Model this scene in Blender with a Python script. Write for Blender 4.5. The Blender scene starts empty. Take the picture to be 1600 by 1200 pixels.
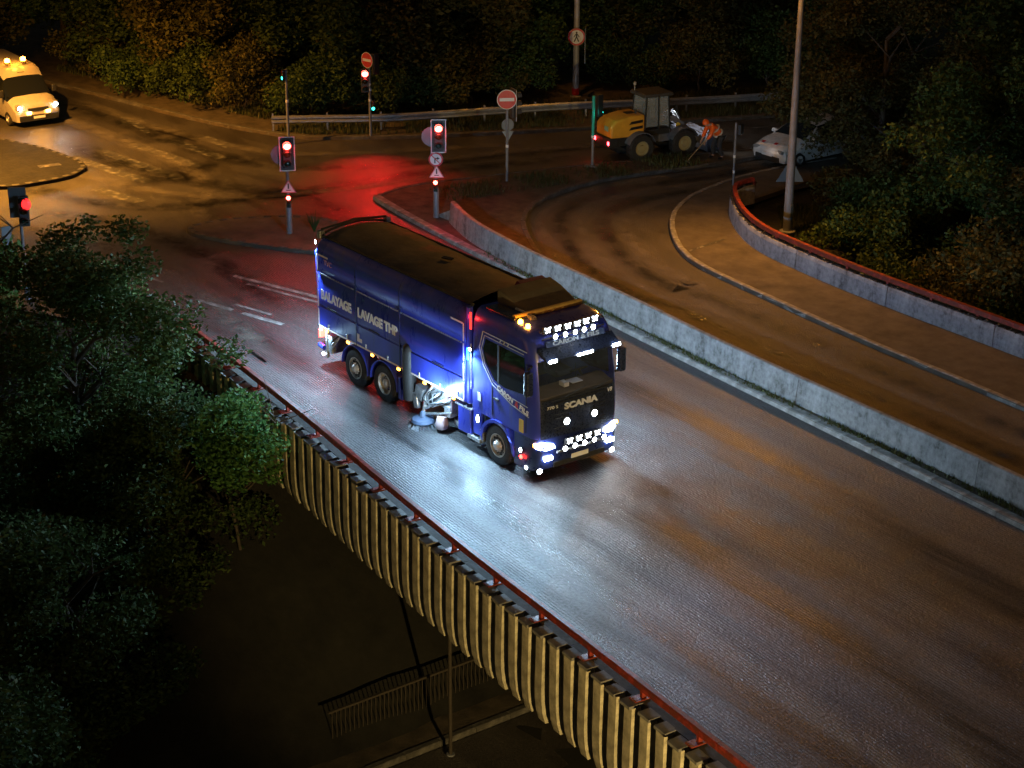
import bpy, bmesh, math, random
import numpy as np
from mathutils import Vector, Matrix, Euler

# ------------------------------------------------------------------ camera, world, exposure
SC = bpy.context.scene
COL = SC.collection
R = math.radians
cam_data = bpy.data.cameras.new('camera')
cam = bpy.data.objects.new('camera', cam_data)
COL.objects.link(cam)
SC.camera = cam
cam_data.sensor_width = 36.0
cam_data.lens = 67.5
cam_data.clip_start = 0.5
cam_data.clip_end = 600.0
cam.location = (33.21, -25.96, 18.65)
_yaw, _pit, _roll = R(142.89), R(21.84), R(0.36)
_F = Vector((math.cos(_pit)*math.cos(_yaw), math.cos(_pit)*math.sin(_yaw), -math.sin(_pit)))
_Rt = _F.cross(Vector((0, 0, 1))).normalized()
_U = _Rt.cross(_F)
_R2 = math.cos(_roll)*_Rt + math.sin(_roll)*_U
_U2 = -math.sin(_roll)*_Rt + math.cos(_roll)*_U
cam.rotation_euler = Matrix((_R2, _U2, -_F)).transposed().to_euler()

world = bpy.data.worlds.new('World')
SC.world = world
world.use_nodes = True
_nt = world.node_tree
_bg = _nt.nodes['Background']
_sky = _nt.nodes.new('ShaderNodeTexSky')
_sky.sky_type = 'NISHITA'
_sky.sun_disc = False
_sky.sun_elevation = R(3)
_sky.sun_rotation = R(200)
_nt.links.new(_sky.outputs[0], _bg.inputs[0])
_bg.inputs[1].default_value = 0.012          # night

def add_light(name, kind, loc, energy, color=(1, 1, 1), direction=None, size=0.05, angle=60, blend=0.5, parent=None):
    d = bpy.data.lights.new(name, kind)
    d.energy = energy
    d.color = color
    if kind == 'SPOT':
        d.spot_size = R(angle); d.spot_blend = blend; d.shadow_soft_size = size
    elif kind == 'POINT':
        d.shadow_soft_size = size
    elif kind == 'AREA':
        d.size = size
    elif kind == 'SUN':
        d.angle = R(angle)
    o = bpy.data.objects.new(name, d)
    COL.objects.link(o)
    o.location = loc
    if direction is not None:
        o.rotation_euler = Vector(direction).to_track_quat('-Z', 'Y').to_euler()
    if parent is not None:
        o.parent = parent
    return o

add_light('moon', 'SUN', (0, 0, 60), 0.006, (0.8, 0.88, 1.0), direction=(-0.35, 0.5, -0.8), angle=0.5)
SC.view_settings.view_transform = 'Standard'
SC.view_settings.look = 'None'
SC.view_settings.exposure = 0.5
SC.view_settings.gamma = 1.0
SC.view_settings.use_curve_mapping = False
SC.render.engine = 'CYCLES'
cy = SC.cycles
cy.use_denoising = True
try:
    cy.denoiser = 'OPENIMAGEDENOISE'
    cy.denoising_input_passes = 'RGB_ALBEDO_NORMAL'
except Exception:
    pass
cy.max_bounces = 5
cy.diffuse_bounces = 2
cy.glossy_bounces = 3
cy.transmission_bounces = 3
cy.transparent_max_bounces = 4
cy.sample_clamp_indirect = 3.0
cy.caustics_reflective = False
cy.caustics_refractive = False
cy.use_light_tree = True

LED = (0.45, 0.74, 1.0)          # cold white work lights
SODIUM = (1.0, 0.41, 0.055)
REDL = (1.0, 0.02, 0.015)

# ------------------------------------------------------------------ materials
MATS = {}
def _new(name):
    m = bpy.data.materials.new(name)
    m.use_nodes = True
    MATS[name] = m
    nt = m.node_tree
    return m, nt, nt.nodes['Principled BSDF']

def _ramp(nt, fac, stops):
    r = nt.nodes.new('ShaderNodeValToRGB')
    e = r.color_ramp.elements
    while len(e) < len(stops):
        e.new(0.5)
    for i, (p, c) in enumerate(stops):
        e[i].position = p
        e[i].color = (c[0], c[1], c[2], 1) if not isinstance(c, (int, float)) else (c, c, c, 1)
    nt.links.new(fac, r.inputs[0])
    return r.outputs[0]

def _noise(nt, scale, detail=4, rough=0.55, vec=None):
    n = nt.nodes.new('ShaderNodeTexNoise')
    n.inputs['Scale'].default_value = scale
    n.inputs['Detail'].default_value = detail
    n.inputs['Roughness'].default_value = rough
    if vec is None:
        tc = nt.nodes.new('ShaderNodeTexCoord')
        vec = tc.outputs['Object']
    nt.links.new(vec, n.inputs['Vector'])
    return n.outputs['Fac']

def _mapped(nt, scale=(1, 1, 1), rot=(0, 0, 0)):
    tc = nt.nodes.new('ShaderNodeTexCoord')
    mp = nt.nodes.new('ShaderNodeMapping')
    mp.inputs['Scale'].default_value = scale
    mp.inputs['Rotation'].default_value = rot
    nt.links.new(tc.outputs['Object'], mp.inputs['Vector'])
    return mp.outputs[0]

def _bump(nt, b, height, strength, dist=0.02, chain=None):
    n = nt.nodes.new('ShaderNodeBump')
    n.inputs['Strength'].default_value = strength
    n.inputs['Distance'].default_value = dist
    nt.links.new(height, n.inputs['Height'])
    if chain is not None:
        nt.links.new(chain, n.inputs['Normal'])
    nt.links.new(n.outputs[0], b.inputs['Normal'])
    return n.outputs[0]

def pm(name, col, rough=0.6, metal=0.0, var=0.25, vscale=3.0, bump=0.0, bscale=40.0, coat=0.0, rvar=0.12, dirt=None):
    """painted / concrete / metal surface with uneven tone, uneven gloss and a little relief"""
    if name in MATS:
        return MATS[name]
    m, nt, b = _new(name)
    f = _noise(nt, vscale, 6, 0.62)
    lo = [max(0, c*(1-var)) for c in col]
    hi = [min(1, c*(1+var*0.7)) for c in col]
    if dirt:
        c = _ramp(nt, f, [(0.28, dirt), (0.5, lo), (0.75, hi)])
    else:
        c = _ramp(nt, f, [(0.3, lo), (0.72, hi)])
    nt.links.new(c, b.inputs['Base Color'])
    fr = _noise(nt, vscale*3.1, 5, 0.6)
    rr = _ramp(nt, fr, [(0.3, max(0.03, rough-rvar)), (0.7, min(1, rough+rvar))])
    nt.links.new(rr, b.inputs['Roughness'])
    b.inputs['Metallic'].default_value = metal
    if coat:
        b.inputs['Coat Weight'].default_value = coat
        b.inputs['Coat Roughness'].default_value = 0.08
    if bump:
        _bump(nt, b, _noise(nt, bscale, 5, 0.6), bump, 0.02)
    return m

def em(name, col, strength):
    if name in MATS:
        return MATS[name]
    m, nt, b = _new(name)
    b.inputs['Base Color'].default_value = (*col, 1)
    b.inputs['Emission Color'].default_value = (*col, 1)
    b.inputs['Emission Strength'].default_value = strength
    b.inputs['Roughness'].default_value = 0.3
    return m

def glass(name, col=(0.01, 0.012, 0.014), rough=0.06):
    if name in MATS:
        return MATS[name]
    m, nt, b = _new(name)
    b.inputs['Base Color'].default_value = (*col, 1)
    b.inputs['Roughness'].default_value = rough
    b.inputs['Specular IOR Level'].default_value = 0.6
    return m

def clear_glass(name):
    if name in MATS:
        return MATS[name]
    m, nt, b = _new(name)
    b.inputs['Base Color'].default_value = (0.55, 0.6, 0.6, 1)
    b.inputs['Roughness'].default_value = 0.03
    b.inputs['Alpha'].default_value = 0.35
    b.inputs['Specular IOR Level'].default_value = 0.8
    return m

def foliage(name, c0, c1, c2):
    m, nt, b = _new(name)
    g = nt.nodes.new('ShaderNodeNewGeometry')
    c = _ramp(nt, g.outputs['Random Per Island'], [(0.0, c0), (0.55, c1), (1.0, c2)])
    nt.links.new(c, b.inputs['Base Color'])
    b.inputs['Roughness'].default_value = 0.6
    b.inputs['Specular IOR Level'].default_value = 0.15
    tr = nt.nodes.new('ShaderNodeBsdfTranslucent')
    nt.links.new(c, tr.inputs['Color'])
    mx = nt.nodes.new('ShaderNodeMixShader')
    mx.inputs[0].default_value = 0.25
    out = nt.nodes['Material Output']
    nt.links.new(b.outputs[0], mx.inputs[1]); nt.links.new(tr.outputs[0], mx.inputs[2])
    nt.links.new(mx.outputs[0], out.inputs['Surface'])
    return m

# --- road surfaces
def make_asphalt(name, base, hi, wet_lo, groove=0.0, ang=0.0, gscale=60.0, grain=20.0, stretch=(0.16, 1.5, 1.0)):
    m, nt, b = _new(name)
    big = _noise(nt, 0.22, 5, 0.6)
    st = _noise(nt, 1.0, 5, 0.65, _mapped(nt, stretch, (0, 0, ang)))       # wear streaks along the lanes
    mix = nt.nodes.new('ShaderNodeMath'); mix.operation = 'MULTIPLY_ADD'
    nt.links.new(st, mix.inputs[0]); mix.inputs[1].default_value = 0.6
    half = nt.nodes.new('ShaderNodeMath'); half.operation = 'MULTIPLY'
    nt.links.new(big, half.inputs[0]); half.inputs[1].default_value = 0.4
    nt.links.new(half.outputs[0], mix.inputs[2])
    fine = _noise(nt, grain*1.15, 3, 0.75)
    c1 = _ramp(nt, mix.outputs[0], [(0.38, base), (0.6, hi)])
    c2 = _ramp(nt, fine, [(0.34, 0.2), (0.66, 1.6)])
    mul = nt.nodes.new('ShaderNodeMix'); mul.data_type = 'RGBA'; mul.blend_type = 'MULTIPLY'
    mul.inputs[0].default_value = 0.8
    nt.links.new(c1, mul.inputs[6]); nt.links.new(c2, mul.inputs[7])
    nt.links.new(mul.outputs[2], b.inputs['Base Color'])
    rg = _ramp(nt, mix.outputs[0], [(0.34, wet_lo), (0.62, min(0.95, wet_lo+0.3))])
    nt.links.new(rg, b.inputs['Roughness'])
    b.inputs['Specular IOR Level'].default_value = 0.7
    n1 = _bump(nt, b, _noise(nt, grain, 3, 0.75), 0.9, 0.05)
    if groove:
        w = nt.nodes.new('ShaderNodeTexWave')
        w.wave_type = 'BANDS'; w.bands_direction = 'Y'
        w.inputs['Scale'].default_value = gscale/6.28
        w.inputs['Distortion'].default_value = 2.2
        w.inputs['Detail'].default_value = 3
        w.inputs['Detail Scale'].default_value = 2.0
        nt.links.new(_mapped(nt, (1, 1, 1), (0, 0, ang)), w.inputs['Vector'])
        gm = nt.nodes.new('ShaderNodeMath'); gm.operation = 'MULTIPLY'
        nt.links.new(w.outputs['Fac'], gm.inputs[0])
        nt.links.new(_ramp(nt, _noise(nt, 1.4, 4, 0.6), [(0.35, 0.1), (0.65, 1.0)]), gm.inputs[1])
        _bump(nt, b, gm.outputs[0], groove, 0.03, n1)
    return m

M_ROAD = make_asphalt('asphalt', (0.035, 0.03, 0.026), (0.085, 0.074, 0.064), 0.27, 0.0, R(-20), stretch=(0.35, 0.9, 1))
M_MILL = make_asphalt('milled_asphalt', (0.042, 0.041, 0.042), (0.1, 0.098, 0.1), 0.3, 0.55, R(5), 27.0, 12.0, (0.09, 1.3, 1.0))
M_SLIP = make_asphalt('dusty_asphalt', (0.035, 0.029, 0.022), (0.105, 0.088, 0.07), 0.5, 0.0, R(25), stretch=(0.5, 0.9, 1))
M_CONC = pm('concrete', (0.34, 0.33, 0.31), 0.85, var=0.45, vscale=2.6, bump=0.35, bscale=30, dirt=(0.11, 0.105, 0.1))
def drip_concrete(name, col, dirt):
    m, nt, b = _new(name)
    f = _noise(nt, 1.0, 7, 0.7, _mapped(nt, (2.2, 2.2, 0.45)))
    g = _noise(nt, 7.0, 5, 0.65)
    mx = nt.nodes.new('ShaderNodeMath'); mx.operation = 'MULTIPLY_ADD'
    nt.links.new(g, mx.inputs[0]); mx.inputs[1].default_value = 0.45
    h = nt.nodes.new('ShaderNodeMath'); h.operation = 'MULTIPLY'; h.inputs[1].default_value = 0.55
    nt.links.new(f, h.inputs[0]); nt.links.new(h.outputs[0], mx.inputs[2])
    nt.links.new(_ramp(nt, mx.outputs[0], [(0.36, dirt), (0.47, [c*.62 for c in col]), (0.62, col)]), b.inputs['Base Color'])
    b.inputs['Roughness'].default_value = 0.86
    _bump(nt, b, _noise(nt, 30, 5, 0.65), 0.45, 0.03)
    return m
M_CONC_B = drip_concrete('barrier_concrete', (0.3, 0.3, 0.3), (0.07, 0.068, 0.062))
M_CONC_D = pm('stained_concrete', (0.3, 0.28, 0.24), 0.88, var=0.5, vscale=4.0, bump=0.5, bscale=26, dirt=(0.09, 0.082, 0.07))
M_RIB = pm('rib_concrete', (0.46, 0.42, 0.3), 0.85, var=0.5, vscale=4.0, bump=0.6, bscale=60)
M_KERB = pm('kerb_stone', (0.36, 0.35, 0.33), 0.82, var=0.4, vscale=3.5, bump=0.4, bscale=35, dirt=(0.13, 0.12, 0.11))
M_KERB_D = pm('dark_kerb_stone', (0.15, 0.14, 0.125), 0.85, var=0.5, vscale=2.5, bump=0.4, bscale=35, dirt=(0.05, 0.045, 0.04))
M_DIRT = pm('dirt', (0.085, 0.066, 0.044), 0.95, var=0.6, vscale=2.2, bump=0.8, bscale=18)
M_PAVE = pm('pavement', (0.1, 0.083, 0.064), 0.88, var=0.4, vscale=1.4, bump=0.4, bscale=45)
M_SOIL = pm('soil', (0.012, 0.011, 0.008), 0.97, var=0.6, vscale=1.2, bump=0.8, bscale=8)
M_REDRAIL = pm('red_paint', (0.36, 0.045, 0.03), 0.5, var=0.5, vscale=6, bump=0.25, bscale=30, dirt=(0.13, 0.04, 0.03))
M_GALV = pm('galvanised_steel', (0.42, 0.43, 0.44), 0.42, 0.7, var=0.25, vscale=7)
M_GREYP = pm('grey_painted_pole', (0.2, 0.21, 0.24), 0.5, 0.1, var=0.25, vscale=4)
M_BLACK = pm('black_plastic', (0.012, 0.012, 0.013), 0.45, var=0.3)
M_RUBBER = pm('rubber', (0.022, 0.021, 0.02), 0.8, var=0.4, vscale=9, bump=0.2)
M_WHITE = pm('white_paint', (0.78, 0.78, 0.76), 0.45, var=0.12, vscale=4)
M_SIGNRED = pm('sign_red', (0.6, 0.025, 0.03), 0.35, var=0.1)
M_SIGNWHITE = pm('sign_white', (0.8, 0.8, 0.8), 0.35, var=0.06)
M_SIGNBLACK = pm('sign_black', (0.015, 0.015, 0.015), 0.4, var=0.1)
M_SIGNBACK = pm('sign_back_grey', (0.18, 0.2, 0.22), 0.5, 0.4, var=0.12)
M_MARK = pm('road_marking', (0.24, 0.23, 0.21), 0.75, var=0.8, vscale=3.2, bump=0.4, bscale=30, dirt=(0.07, 0.063, 0.055))
M_MARK2 = pm('lane_paint', (0.6, 0.6, 0.58), 0.7, var=0.5, vscale=2.2, bump=0.4, bscale=30, dirt=(0.08, 0.08, 0.078))
M_BARK = pm('bark', (0.075, 0.06, 0.045), 0.92, var=0.5, vscale=6, bump=0.9, bscale=14)
M_LEAF = foliage('leaf_green', (0.03, 0.06, 0.016), (0.055, 0.1, 0.028), (0.1, 0.15, 0.045))
M_LEAF2 = foliage('leaf_olive', (0.05, 0.055, 0.018), (0.085, 0.085, 0.028), (0.14, 0.12, 0.045))
M_LEAF4 = foliage('leaf_lit', (0.05, 0.12, 0.03), (0.08, 0.19, 0.05), (0.13, 0.25, 0.08))  # lighter green stands in for lamp light on the leaves
M_LEAF3 = foliage('leaf_pale', (0.03, 0.055, 0.016), (0.055, 0.09, 0.026), (0.09, 0.13, 0.042))
M_GRASS = foliage('grass_blade', (0.05, 0.065, 0.02), (0.085, 0.1, 0.035), (0.15, 0.14, 0.07))

def smear(name, col, rough, amount, scale, stretch=None, relief=0.7):
    """thin worn or damp film: fades out at its edges and in patches"""
    m, nt, b = _new(name)
    b.inputs['Base Color'].default_value = (*col, 1)
    b.inputs['Roughness'].default_value = rough
    at = nt.nodes.new('ShaderNodeAttribute'); at.attribute_name = 'edge'
    f = _ramp(nt, _noise(nt, scale, 6, 0.68, _mapped(nt, stretch, (0, 0, R(5))) if stretch else None), [(0.36, 0.0), (0.66, amount)])
    mu = nt.nodes.new('ShaderNodeMath'); mu.operation = 'MULTIPLY'
    nt.links.new(at.outputs['Fac'], mu.inputs[0]); nt.links.new(f, mu.inputs[1])
    nt.links.new(mu.outputs[0], b.inputs['Alpha'])
    _bump(nt, b, _noise(nt, 18.0, 3, 0.7), relief, 0.04)
    return m
M_LANE_L = smear('lane_dust', (0.16, 0.15, 0.14), 0.6, 0.4, 1.3, (0.14, 1.6, 1))
M_LANE_D = smear('lane_damp', (0.012, 0.012, 0.013), 0.3, 0.75, 1.0, (0.12, 1.5, 1), 0.35)
M_SMEAR_L = smear('dry_dust_track', (0.2, 0.175, 0.145), 0.75, 0.75, 1.6)
M_SMEAR_D = smear('dark_damp_track', (0.014, 0.013, 0.012), 0.22, 0.85, 1.1)
# ------------------------------------------------------------------ mesh helpers
class MB:
    def __init__(s):
        s.v = []; s.f = []; s.m = []
    def add(s, vs, fs, mi=0):
        o = len(s.v)
        s.v += [tuple(p) for p in vs]
        s.f += [tuple(i+o for i in f) for f in fs]
        s.m += [mi]*len(fs)
        return s
    def box(s, c, d, rz=0.0, mi=0, rx=0.0, ry=0.0):
        M = Euler((rx, ry, rz)).to_matrix()
        vs = []
        for sx in (-.5, .5):
            for sy in (-.5, .5):
                for sz in (-.5, .5):
                    vs.append(M @ Vector((sx*d[0], sy*d[1], sz*d[2])) + Vector(c))
        return s.add(vs, [(0, 1, 3, 2), (4, 6, 7, 5), (0, 4, 5, 1), (2, 3, 7, 6), (0, 2, 6, 4), (1, 5, 7, 3)], mi)
    def tube(s, pts, rad, n=8, mi=0, caps=True):
        pts = [Vector(p) for p in pts]
        if isinstance(rad, (int, float)):
            rad = [rad]*len(pts)
        vs = []; fs = []
        up = None
        for i, p in enumerate(pts):
            t = (pts[min(i+1, len(pts)-1)] - pts[max(i-1, 0)])
            if t.length < 1e-9:
                t = Vector((0, 0, 1))
            t.normalize()
            if up is None:
                up = Vector((0, 0, 1)) if abs(t.z) < 0.9 else Vector((1, 0, 0))
            a = up - t*up.dot(t)
            if a.length < 1e-6:
                a = t.orthogonal()
            a.normalize(); bb = t.cross(a); up = a
            for k in range(n):
                an = 2*math.pi*k/n
                vs.append(p + (a*math.cos(an) + bb*math.sin(an))*rad[i])
        for i in range(len(pts)-1):
            for k in range(n):
                fs.append((i*n+k, i*n+(k+1) % n, (i+1)*n+(k+1) % n, (i+1)*n+k))
        if caps:
            fs.append(tuple(range(n-1, -1, -1)))
            fs.append(tuple((len(pts)-1)*n+k for k in range(n)))
        return s.add(vs, fs, mi)
    def lathe(s, prof, o, axis, n=20, mi=0, caps=True):
        """prof: (radius, distance along axis)"""
        ax = Vector(axis).normalized(); a = ax.orthogonal().normalized(); b = ax.cross(a); o = Vector(o)
        vs = []; fs = []
        for r, h in prof:
            for k in range(n):
                an = 2*math.pi*k/n
                vs.append(o + ax*h + (a*math.cos(an)+b*math.sin(an))*r)
        for i in range(len(prof)-1):
            for k in range(n):
                fs.append((i*n+k, i*n+(k+1) % n, (i+1)*n+(k+1) % n, (i+1)*n+k))
        if caps and prof[0][0] > 1e-5: fs.append(tuple(range(n-1, -1, -1)))
        if caps and prof[-1][0] > 1e-5: fs.append(tuple((len(prof)-1)*n+k for k in range(n)))
        return s.add(vs, fs, mi)
    def prism(s, poly, axis, lo, hi, mi=0):
        n = len(poly); vs = []
        for h in (lo, hi):
            for a, b in poly:
                vs.append({'x': (h, a, b), 'y': (a, h, b), 'z': (a, b, h)}[axis])
        fs = [tuple(range(n-1, -1, -1)), tuple(range(n, 2*n))]
        for k in range(n):
            fs.append((k, (k+1) % n, n+(k+1) % n, n+k))
        return s.add(vs, fs, mi)
    def sweep(s, path, prof, mi=0, caps=True):
        """prof: closed list of (lateral offset to the left of travel, z); path: (x, y[, z])"""
        P = [Vector((p[0], p[1], p[2] if len(p) > 2 else 0)) for p in path]
        n = len(prof); vs = []; fs = []
        for i, p in enumerate(P):
            t0 = (P[i]-P[i-1]) if i else (P[1]-P[0])
            t1 = (P[i+1]-P[i]) if i < len(P)-1 else t0
            t = (t0.xy.normalized() + t1.xy.normalized())
            t.normalize()
            nn = Vector((-t.y, t.x))
            k = 1/max(0.5, nn.dot(Vector((-t1.y, t1.x)).normalized())) if t1.xy.length > 0 else 1
            for a, z in prof:
                vs.append((p.x+nn.x*a*k, p.y+nn.y*a*k, p.z+z))
        for i in range(len(P)-1):
            for k in range(n):
                fs.append((i*n+k, (i+1)*n+k, (i+1)*n+(k+1) % n, i*n+(k+1) % n))
        if caps:
            fs.append(tuple(range(n))); fs.append(tuple((len(P)-1)*n+k for k in range(n-1, -1, -1)))
        return s.add(vs, fs, mi)
    def mesh(s, name, mats, smooth=None):
        me = bpy.data.meshes.new(name)
        me.from_pydata(s.v, [], s.f)
        mats = mats if isinstance(mats, (list, tuple)) else [mats]
        for m in mats:
            me.materials.append(m)
        if len(mats) > 1:
            me.polygons.foreach_set('material_index', s.m)
        bm = bmesh.new(); bm.from_mesh(me)
        bmesh.ops.recalc_face_normals(bm, faces=bm.faces)
        bm.to_mesh(me); bm.free()
        if smooth:
            me.polygons.foreach_set('use_smooth', [True]*len(me.polygons))
            me.set_sharp_from_angle(angle=R(smooth))
        me.update()
        return me
    def build(s, name, mats, parent=None, smooth=None, bevel=0.0, loc=None, rz=0.0):
        o = bpy.data.objects.new(name, s.mesh(name, mats, smooth))
        COL.objects.link(o)
        if parent is not None: o.parent = parent
        if loc is not None: o.location = loc
        if rz: o.rotation_euler = (0, 0, rz)
        if bevel:
            md = o.modifiers.new('bevel', 'BEVEL'); md.width = bevel; md.segments = 2
            md.limit_method = 'ANGLE'; md.angle_limit = R(35)
        return o

def inst(name, mesh, parent, loc=(0, 0, 0), rot=(0, 0, 0), scale=(1, 1, 1)):
    o = bpy.data.objects.new(name, mesh)
    COL.objects.link(o)
    if parent is not None: o.parent = parent
    o.location = loc; o.rotation_euler = rot; o.scale = scale
    return o

def tag(o, label, cat, group=None, kind=None):
    if label: o['label'] = label
    if cat: o['category'] = cat
    if group: o['group'] = group
    if kind: o['kind'] = kind
    return o

def empty(name, loc=(0, 0, 0), rz=0.0, label=None, cat=None, group=None, kind=None):
    o = bpy.data.objects.new(name, None)
    COL.objects.link(o)
    o.location = loc; o.rotation_euler = (0, 0, rz)
    o.empty_display_size = 0.2
    return tag(o, label, cat, group, kind)

FNT = None
def text(body, size, loc, rot, mat, parent, width=None, extrude=0.004, name='lettering', bold=0.0, align='CENTER', shear=0.0):
    c = bpy.data.curves.new(name, 'FONT')
    c.body = body; c.size = size; c.extrude = extrude; c.offset = bold
    c.align_x = align; c.align_y = 'CENTER'; c.shear = shear
    c.resolution_u = 4
    c.materials.append(mat)
    tmp = bpy.data.objects.new(name, c)
    COL.objects.link(tmp)
    bpy.context.view_layer.update()
    me = bpy.data.meshes.new_from_object(tmp.evaluated_get(bpy.context.evaluated_depsgraph_get()))
    bpy.data.objects.remove(tmp)
    o = bpy.data.objects.new(name, me)
    COL.objects.link(o)
    o.parent = parent; o.location = loc; o.rotation_euler = rot
    xs = [v.co.x for v in me.vertices]
    if width and xs:
        o.scale.x = width/(max(xs)-min(xs))
    return o

def resample(path, step):
    A = np.array([p[:2] for p in path], float)
    L = np.concatenate([[0], np.cumsum(np.hypot(*(A[1:]-A[:-1]).T))])
    n = max(1, int(round(L[-1]/step)))
    d = np.linspace(0, L[-1], n+1)
    return [(float(np.interp(t, L, A[:, 0])), float(np.interp(t, L, A[:, 1]))) for t in d]

def smooth_path(path, n=6):
    """Catmull-Rom through the given plan points"""
    P = [Vector(p) for p in path]
    out = []
    for i in range(len(P)-1):
        p0 = P[max(i-1, 0)]; p1 = P[i]; p2 = P[i+1]; p3 = P[min(i+2, len(P)-1)]
        for k in range(n):
            t = k/n
            out.append(0.5*((2*p1)+(p2-p0)*t+(2*p0-5*p1+4*p2-p3)*t*t+(3*p1-p0-3*p2+p3)*t**3))
    out.append(P[-1])
    return [tuple(p) for p in out]

def sheet(name, poly, z, mat, parent=None, kind='structure', thick=0.0):
    """filled plan polygon, triangulated; with thickness it gets side walls down to z - thick"""
    bm = bmesh.new()
    vs = [bm.verts.new((x, y, z)) for x, y in poly]
    f = bm.faces.new(vs)
    if f.normal.z < 0 or True:
        f.normal_update()
        if f.normal.z < 0: f.normal_flip()
    if thick:
        ret = bmesh.ops.extrude_face_region(bm, geom=[f])
        low = [e for e in ret['geom'] if isinstance(e, bmesh.types.BMVert)]
        for v in low: v.co.z -= thick
    bmesh.ops.triangulate(bm, faces=bm.faces)
    bmesh.ops.recalc_face_normals(bm, faces=bm.faces)
    me = bpy.data.meshes.new(name); bm.to_mesh(me); bm.free()
    if not thick:
        for p in me.polygons:
            pass
    me.materials.append(mat)
    o = bpy.data.objects.new(name, me); COL.objects.link(o)
    if parent is not None: o.parent = parent
    else: o['kind'] = kind
    return o

# ================================================================== SETTING
rnd = random.Random(7)
RAIL = smooth_path([(-11.2, -3.62), (-6.34, -4.10), (-2.54, -4.53), (0.88, -4.98), (4.83, -5.45), (8.59, -5.81), (12.59, -6.22), (21.0, -7.1)], 6)
MEDK = smooth_path([(-20.28, 8.49), (-18.42, 8.2), (-15.33, 7.86), (-11.0, 7.47), (-7.59, 7.2), (-4.36, 6.94), (-0.28, 6.68), (3.43, 6.43), (6.73, 6.2), (9.65, 6.0), (30.0, 4.7)], 6)
MEDW = smooth_path([(-16.3, 8.85), (-14.6, 8.28), (-12.94, 7.96), (-10.28, 7.68), (-8.07, 7.56), (-4.93, 7.36), (-1.92, 7.1), (0.75, 6.95), (3.71, 6.83), (8.87, 6.6), (30.0, 5.35)], 6)
SLIPL = smooth_path([(-15.2, 31.0), (-16.2, 24.6), (-16.6, 20.6), (-17.15, 17.9), (-17.3, 15.6), (-16.66, 13.1), (-15.24, 11.24), (-12.84, 9.75), (-9.96, 8.55), (-6.0, 7.95)], 6)
SLIPR = smooth_path([(-14.0, 31.0), (-14.9, 22.2), (-14.4, 18.45), (-13.6, 16.6), (-12.4, 15.05), (-10.5, 13.55), (-8.85, 12.7), (-7.3, 12.38), (-4.71, 12.1), (-0.45, 11.72), (5.16, 11.45), (30.0, 10.2)], 6)
FARW = smooth_path([(-12.35, 18.6), (-12.1, 17.47), (-10.3, 16.0), (-8.3, 15.0), (-6.15, 14.6), (-2.67, 14.3), (3.0, 14.15), (10.0, 13.85), (30.0, 12.9)], 6)
ISLU = smooth_path([(-20.28, 8.49), (-20.75, 10.2), (-20.35, 12.46), (-19.95, 14.3), (-19.2, 17.31), (-18.2, 20.64), (-17.3, 24.42), (-16.6, 31.0)], 5)
UPFAR = smooth_path([(-17.8, 36.0), (-20.45, 28.24), (-21.82, 24.72), (-23.21, 21.03), (-24.61, 17.71), (-26.36, 14.12), (-27.42, 12.48), (-28.6, 10.8), (-30.54, 9.8), (-32.69, 9.05), (-35.45, 8.35), (-38.11, 7.85), (-41.51, 7.1), (-60.0, 3.2)], 5)

# ---- terrain: upper level to the left, lower level under and around the bridge
def terrain():
    xs = np.concatenate([np.arange(-150, -45, 7.0), np.arange(-45, 22, 1.0), np.arange(22, 110, 8.0)])
    ys = np.concatenate([np.arange(-110, -24, 8.0), np.arange(-24, 44, 1.0), np.arange(44, 140, 8.0)])
    X, Y = np.meshgrid(xs, ys, indexing='ij')
    lb = np.where(X > -11, -4.6, -4.6+0.5*(X+11))
    d = np.maximum(X+7.0, lb-Y)
    rs = np.random.RandomState(3)
    Z = np.clip(-0.12-np.maximum(d, 0)*0.75, -6.0, None)
    Z = Z + np.where(d > 0.5, (rs.rand(*Z.shape)-0.5)*0.25, 0)
    n, m = X.shape
    vs = np.stack([X, Y, Z], -1).reshape(-1, 3)
    idx = np.arange(n*m).reshape(n, m)
    fs = np.stack([idx[:-1, :-1], idx[1:, :-1], idx[1:, 1:], idx[:-1, 1:]], -1).reshape(-1, 4)
    b = MB(); b.v = vs.tolist(); b.f = [tuple(f) for f in fs.tolist()]; b.m = [0]*len(b.f)
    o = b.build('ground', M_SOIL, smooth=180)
    o['kind'] = 'structure'
terrain()

# ---- deck, road sheets
deck_poly = [(x, y-0.05) for x, y in RAIL if x > -8.5] + [(x, y+0.35) for x, y in reversed(FARW) if x > -8.5]
sheet('bridge_deck', deck_poly, -0.03, M_CONC_D, thick=1.0)
road_poly = [(21, -7.0)] + [(x, y+0.06) for x, y in reversed(RAIL)][1:] + [(-13, -3.9), (-20, -7.5), (-30, -12.0), (-90, -16.0), (-90, 50.0), (-13.0, 50.0), (-12.6, 19.0)] + [(x, y+0.1) for x, y in FARW if x < 21]
sheet('road', road_poly, 0.0, M_ROAD)
edge = []
for k in range(15):
    t = k/14
    edge.append((-19.0+1.6*t+0.5*math.sin(5*t)+rnd.uniform(-.25, .25), 7.9-11.0*t))
mill_poly = edge + [(x, y+0.13) for x, y in RAIL if -14 < x < 20.5] + [(20.5, 5.2)] + [(x, y-0.02) for x, y in reversed(MEDK) if -18.6 < x < 20]
sheet('milled_road', mill_poly, 0.005, M_MILL)
slip_poly = [(x, y) for x, y in SLIPL] + [(30, 5.6)] + [(x, y) for x, y in reversed(SLIPR)]
sheet('slip_road', [p for p in slip_poly], 0.005, M_SLIP)

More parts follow.
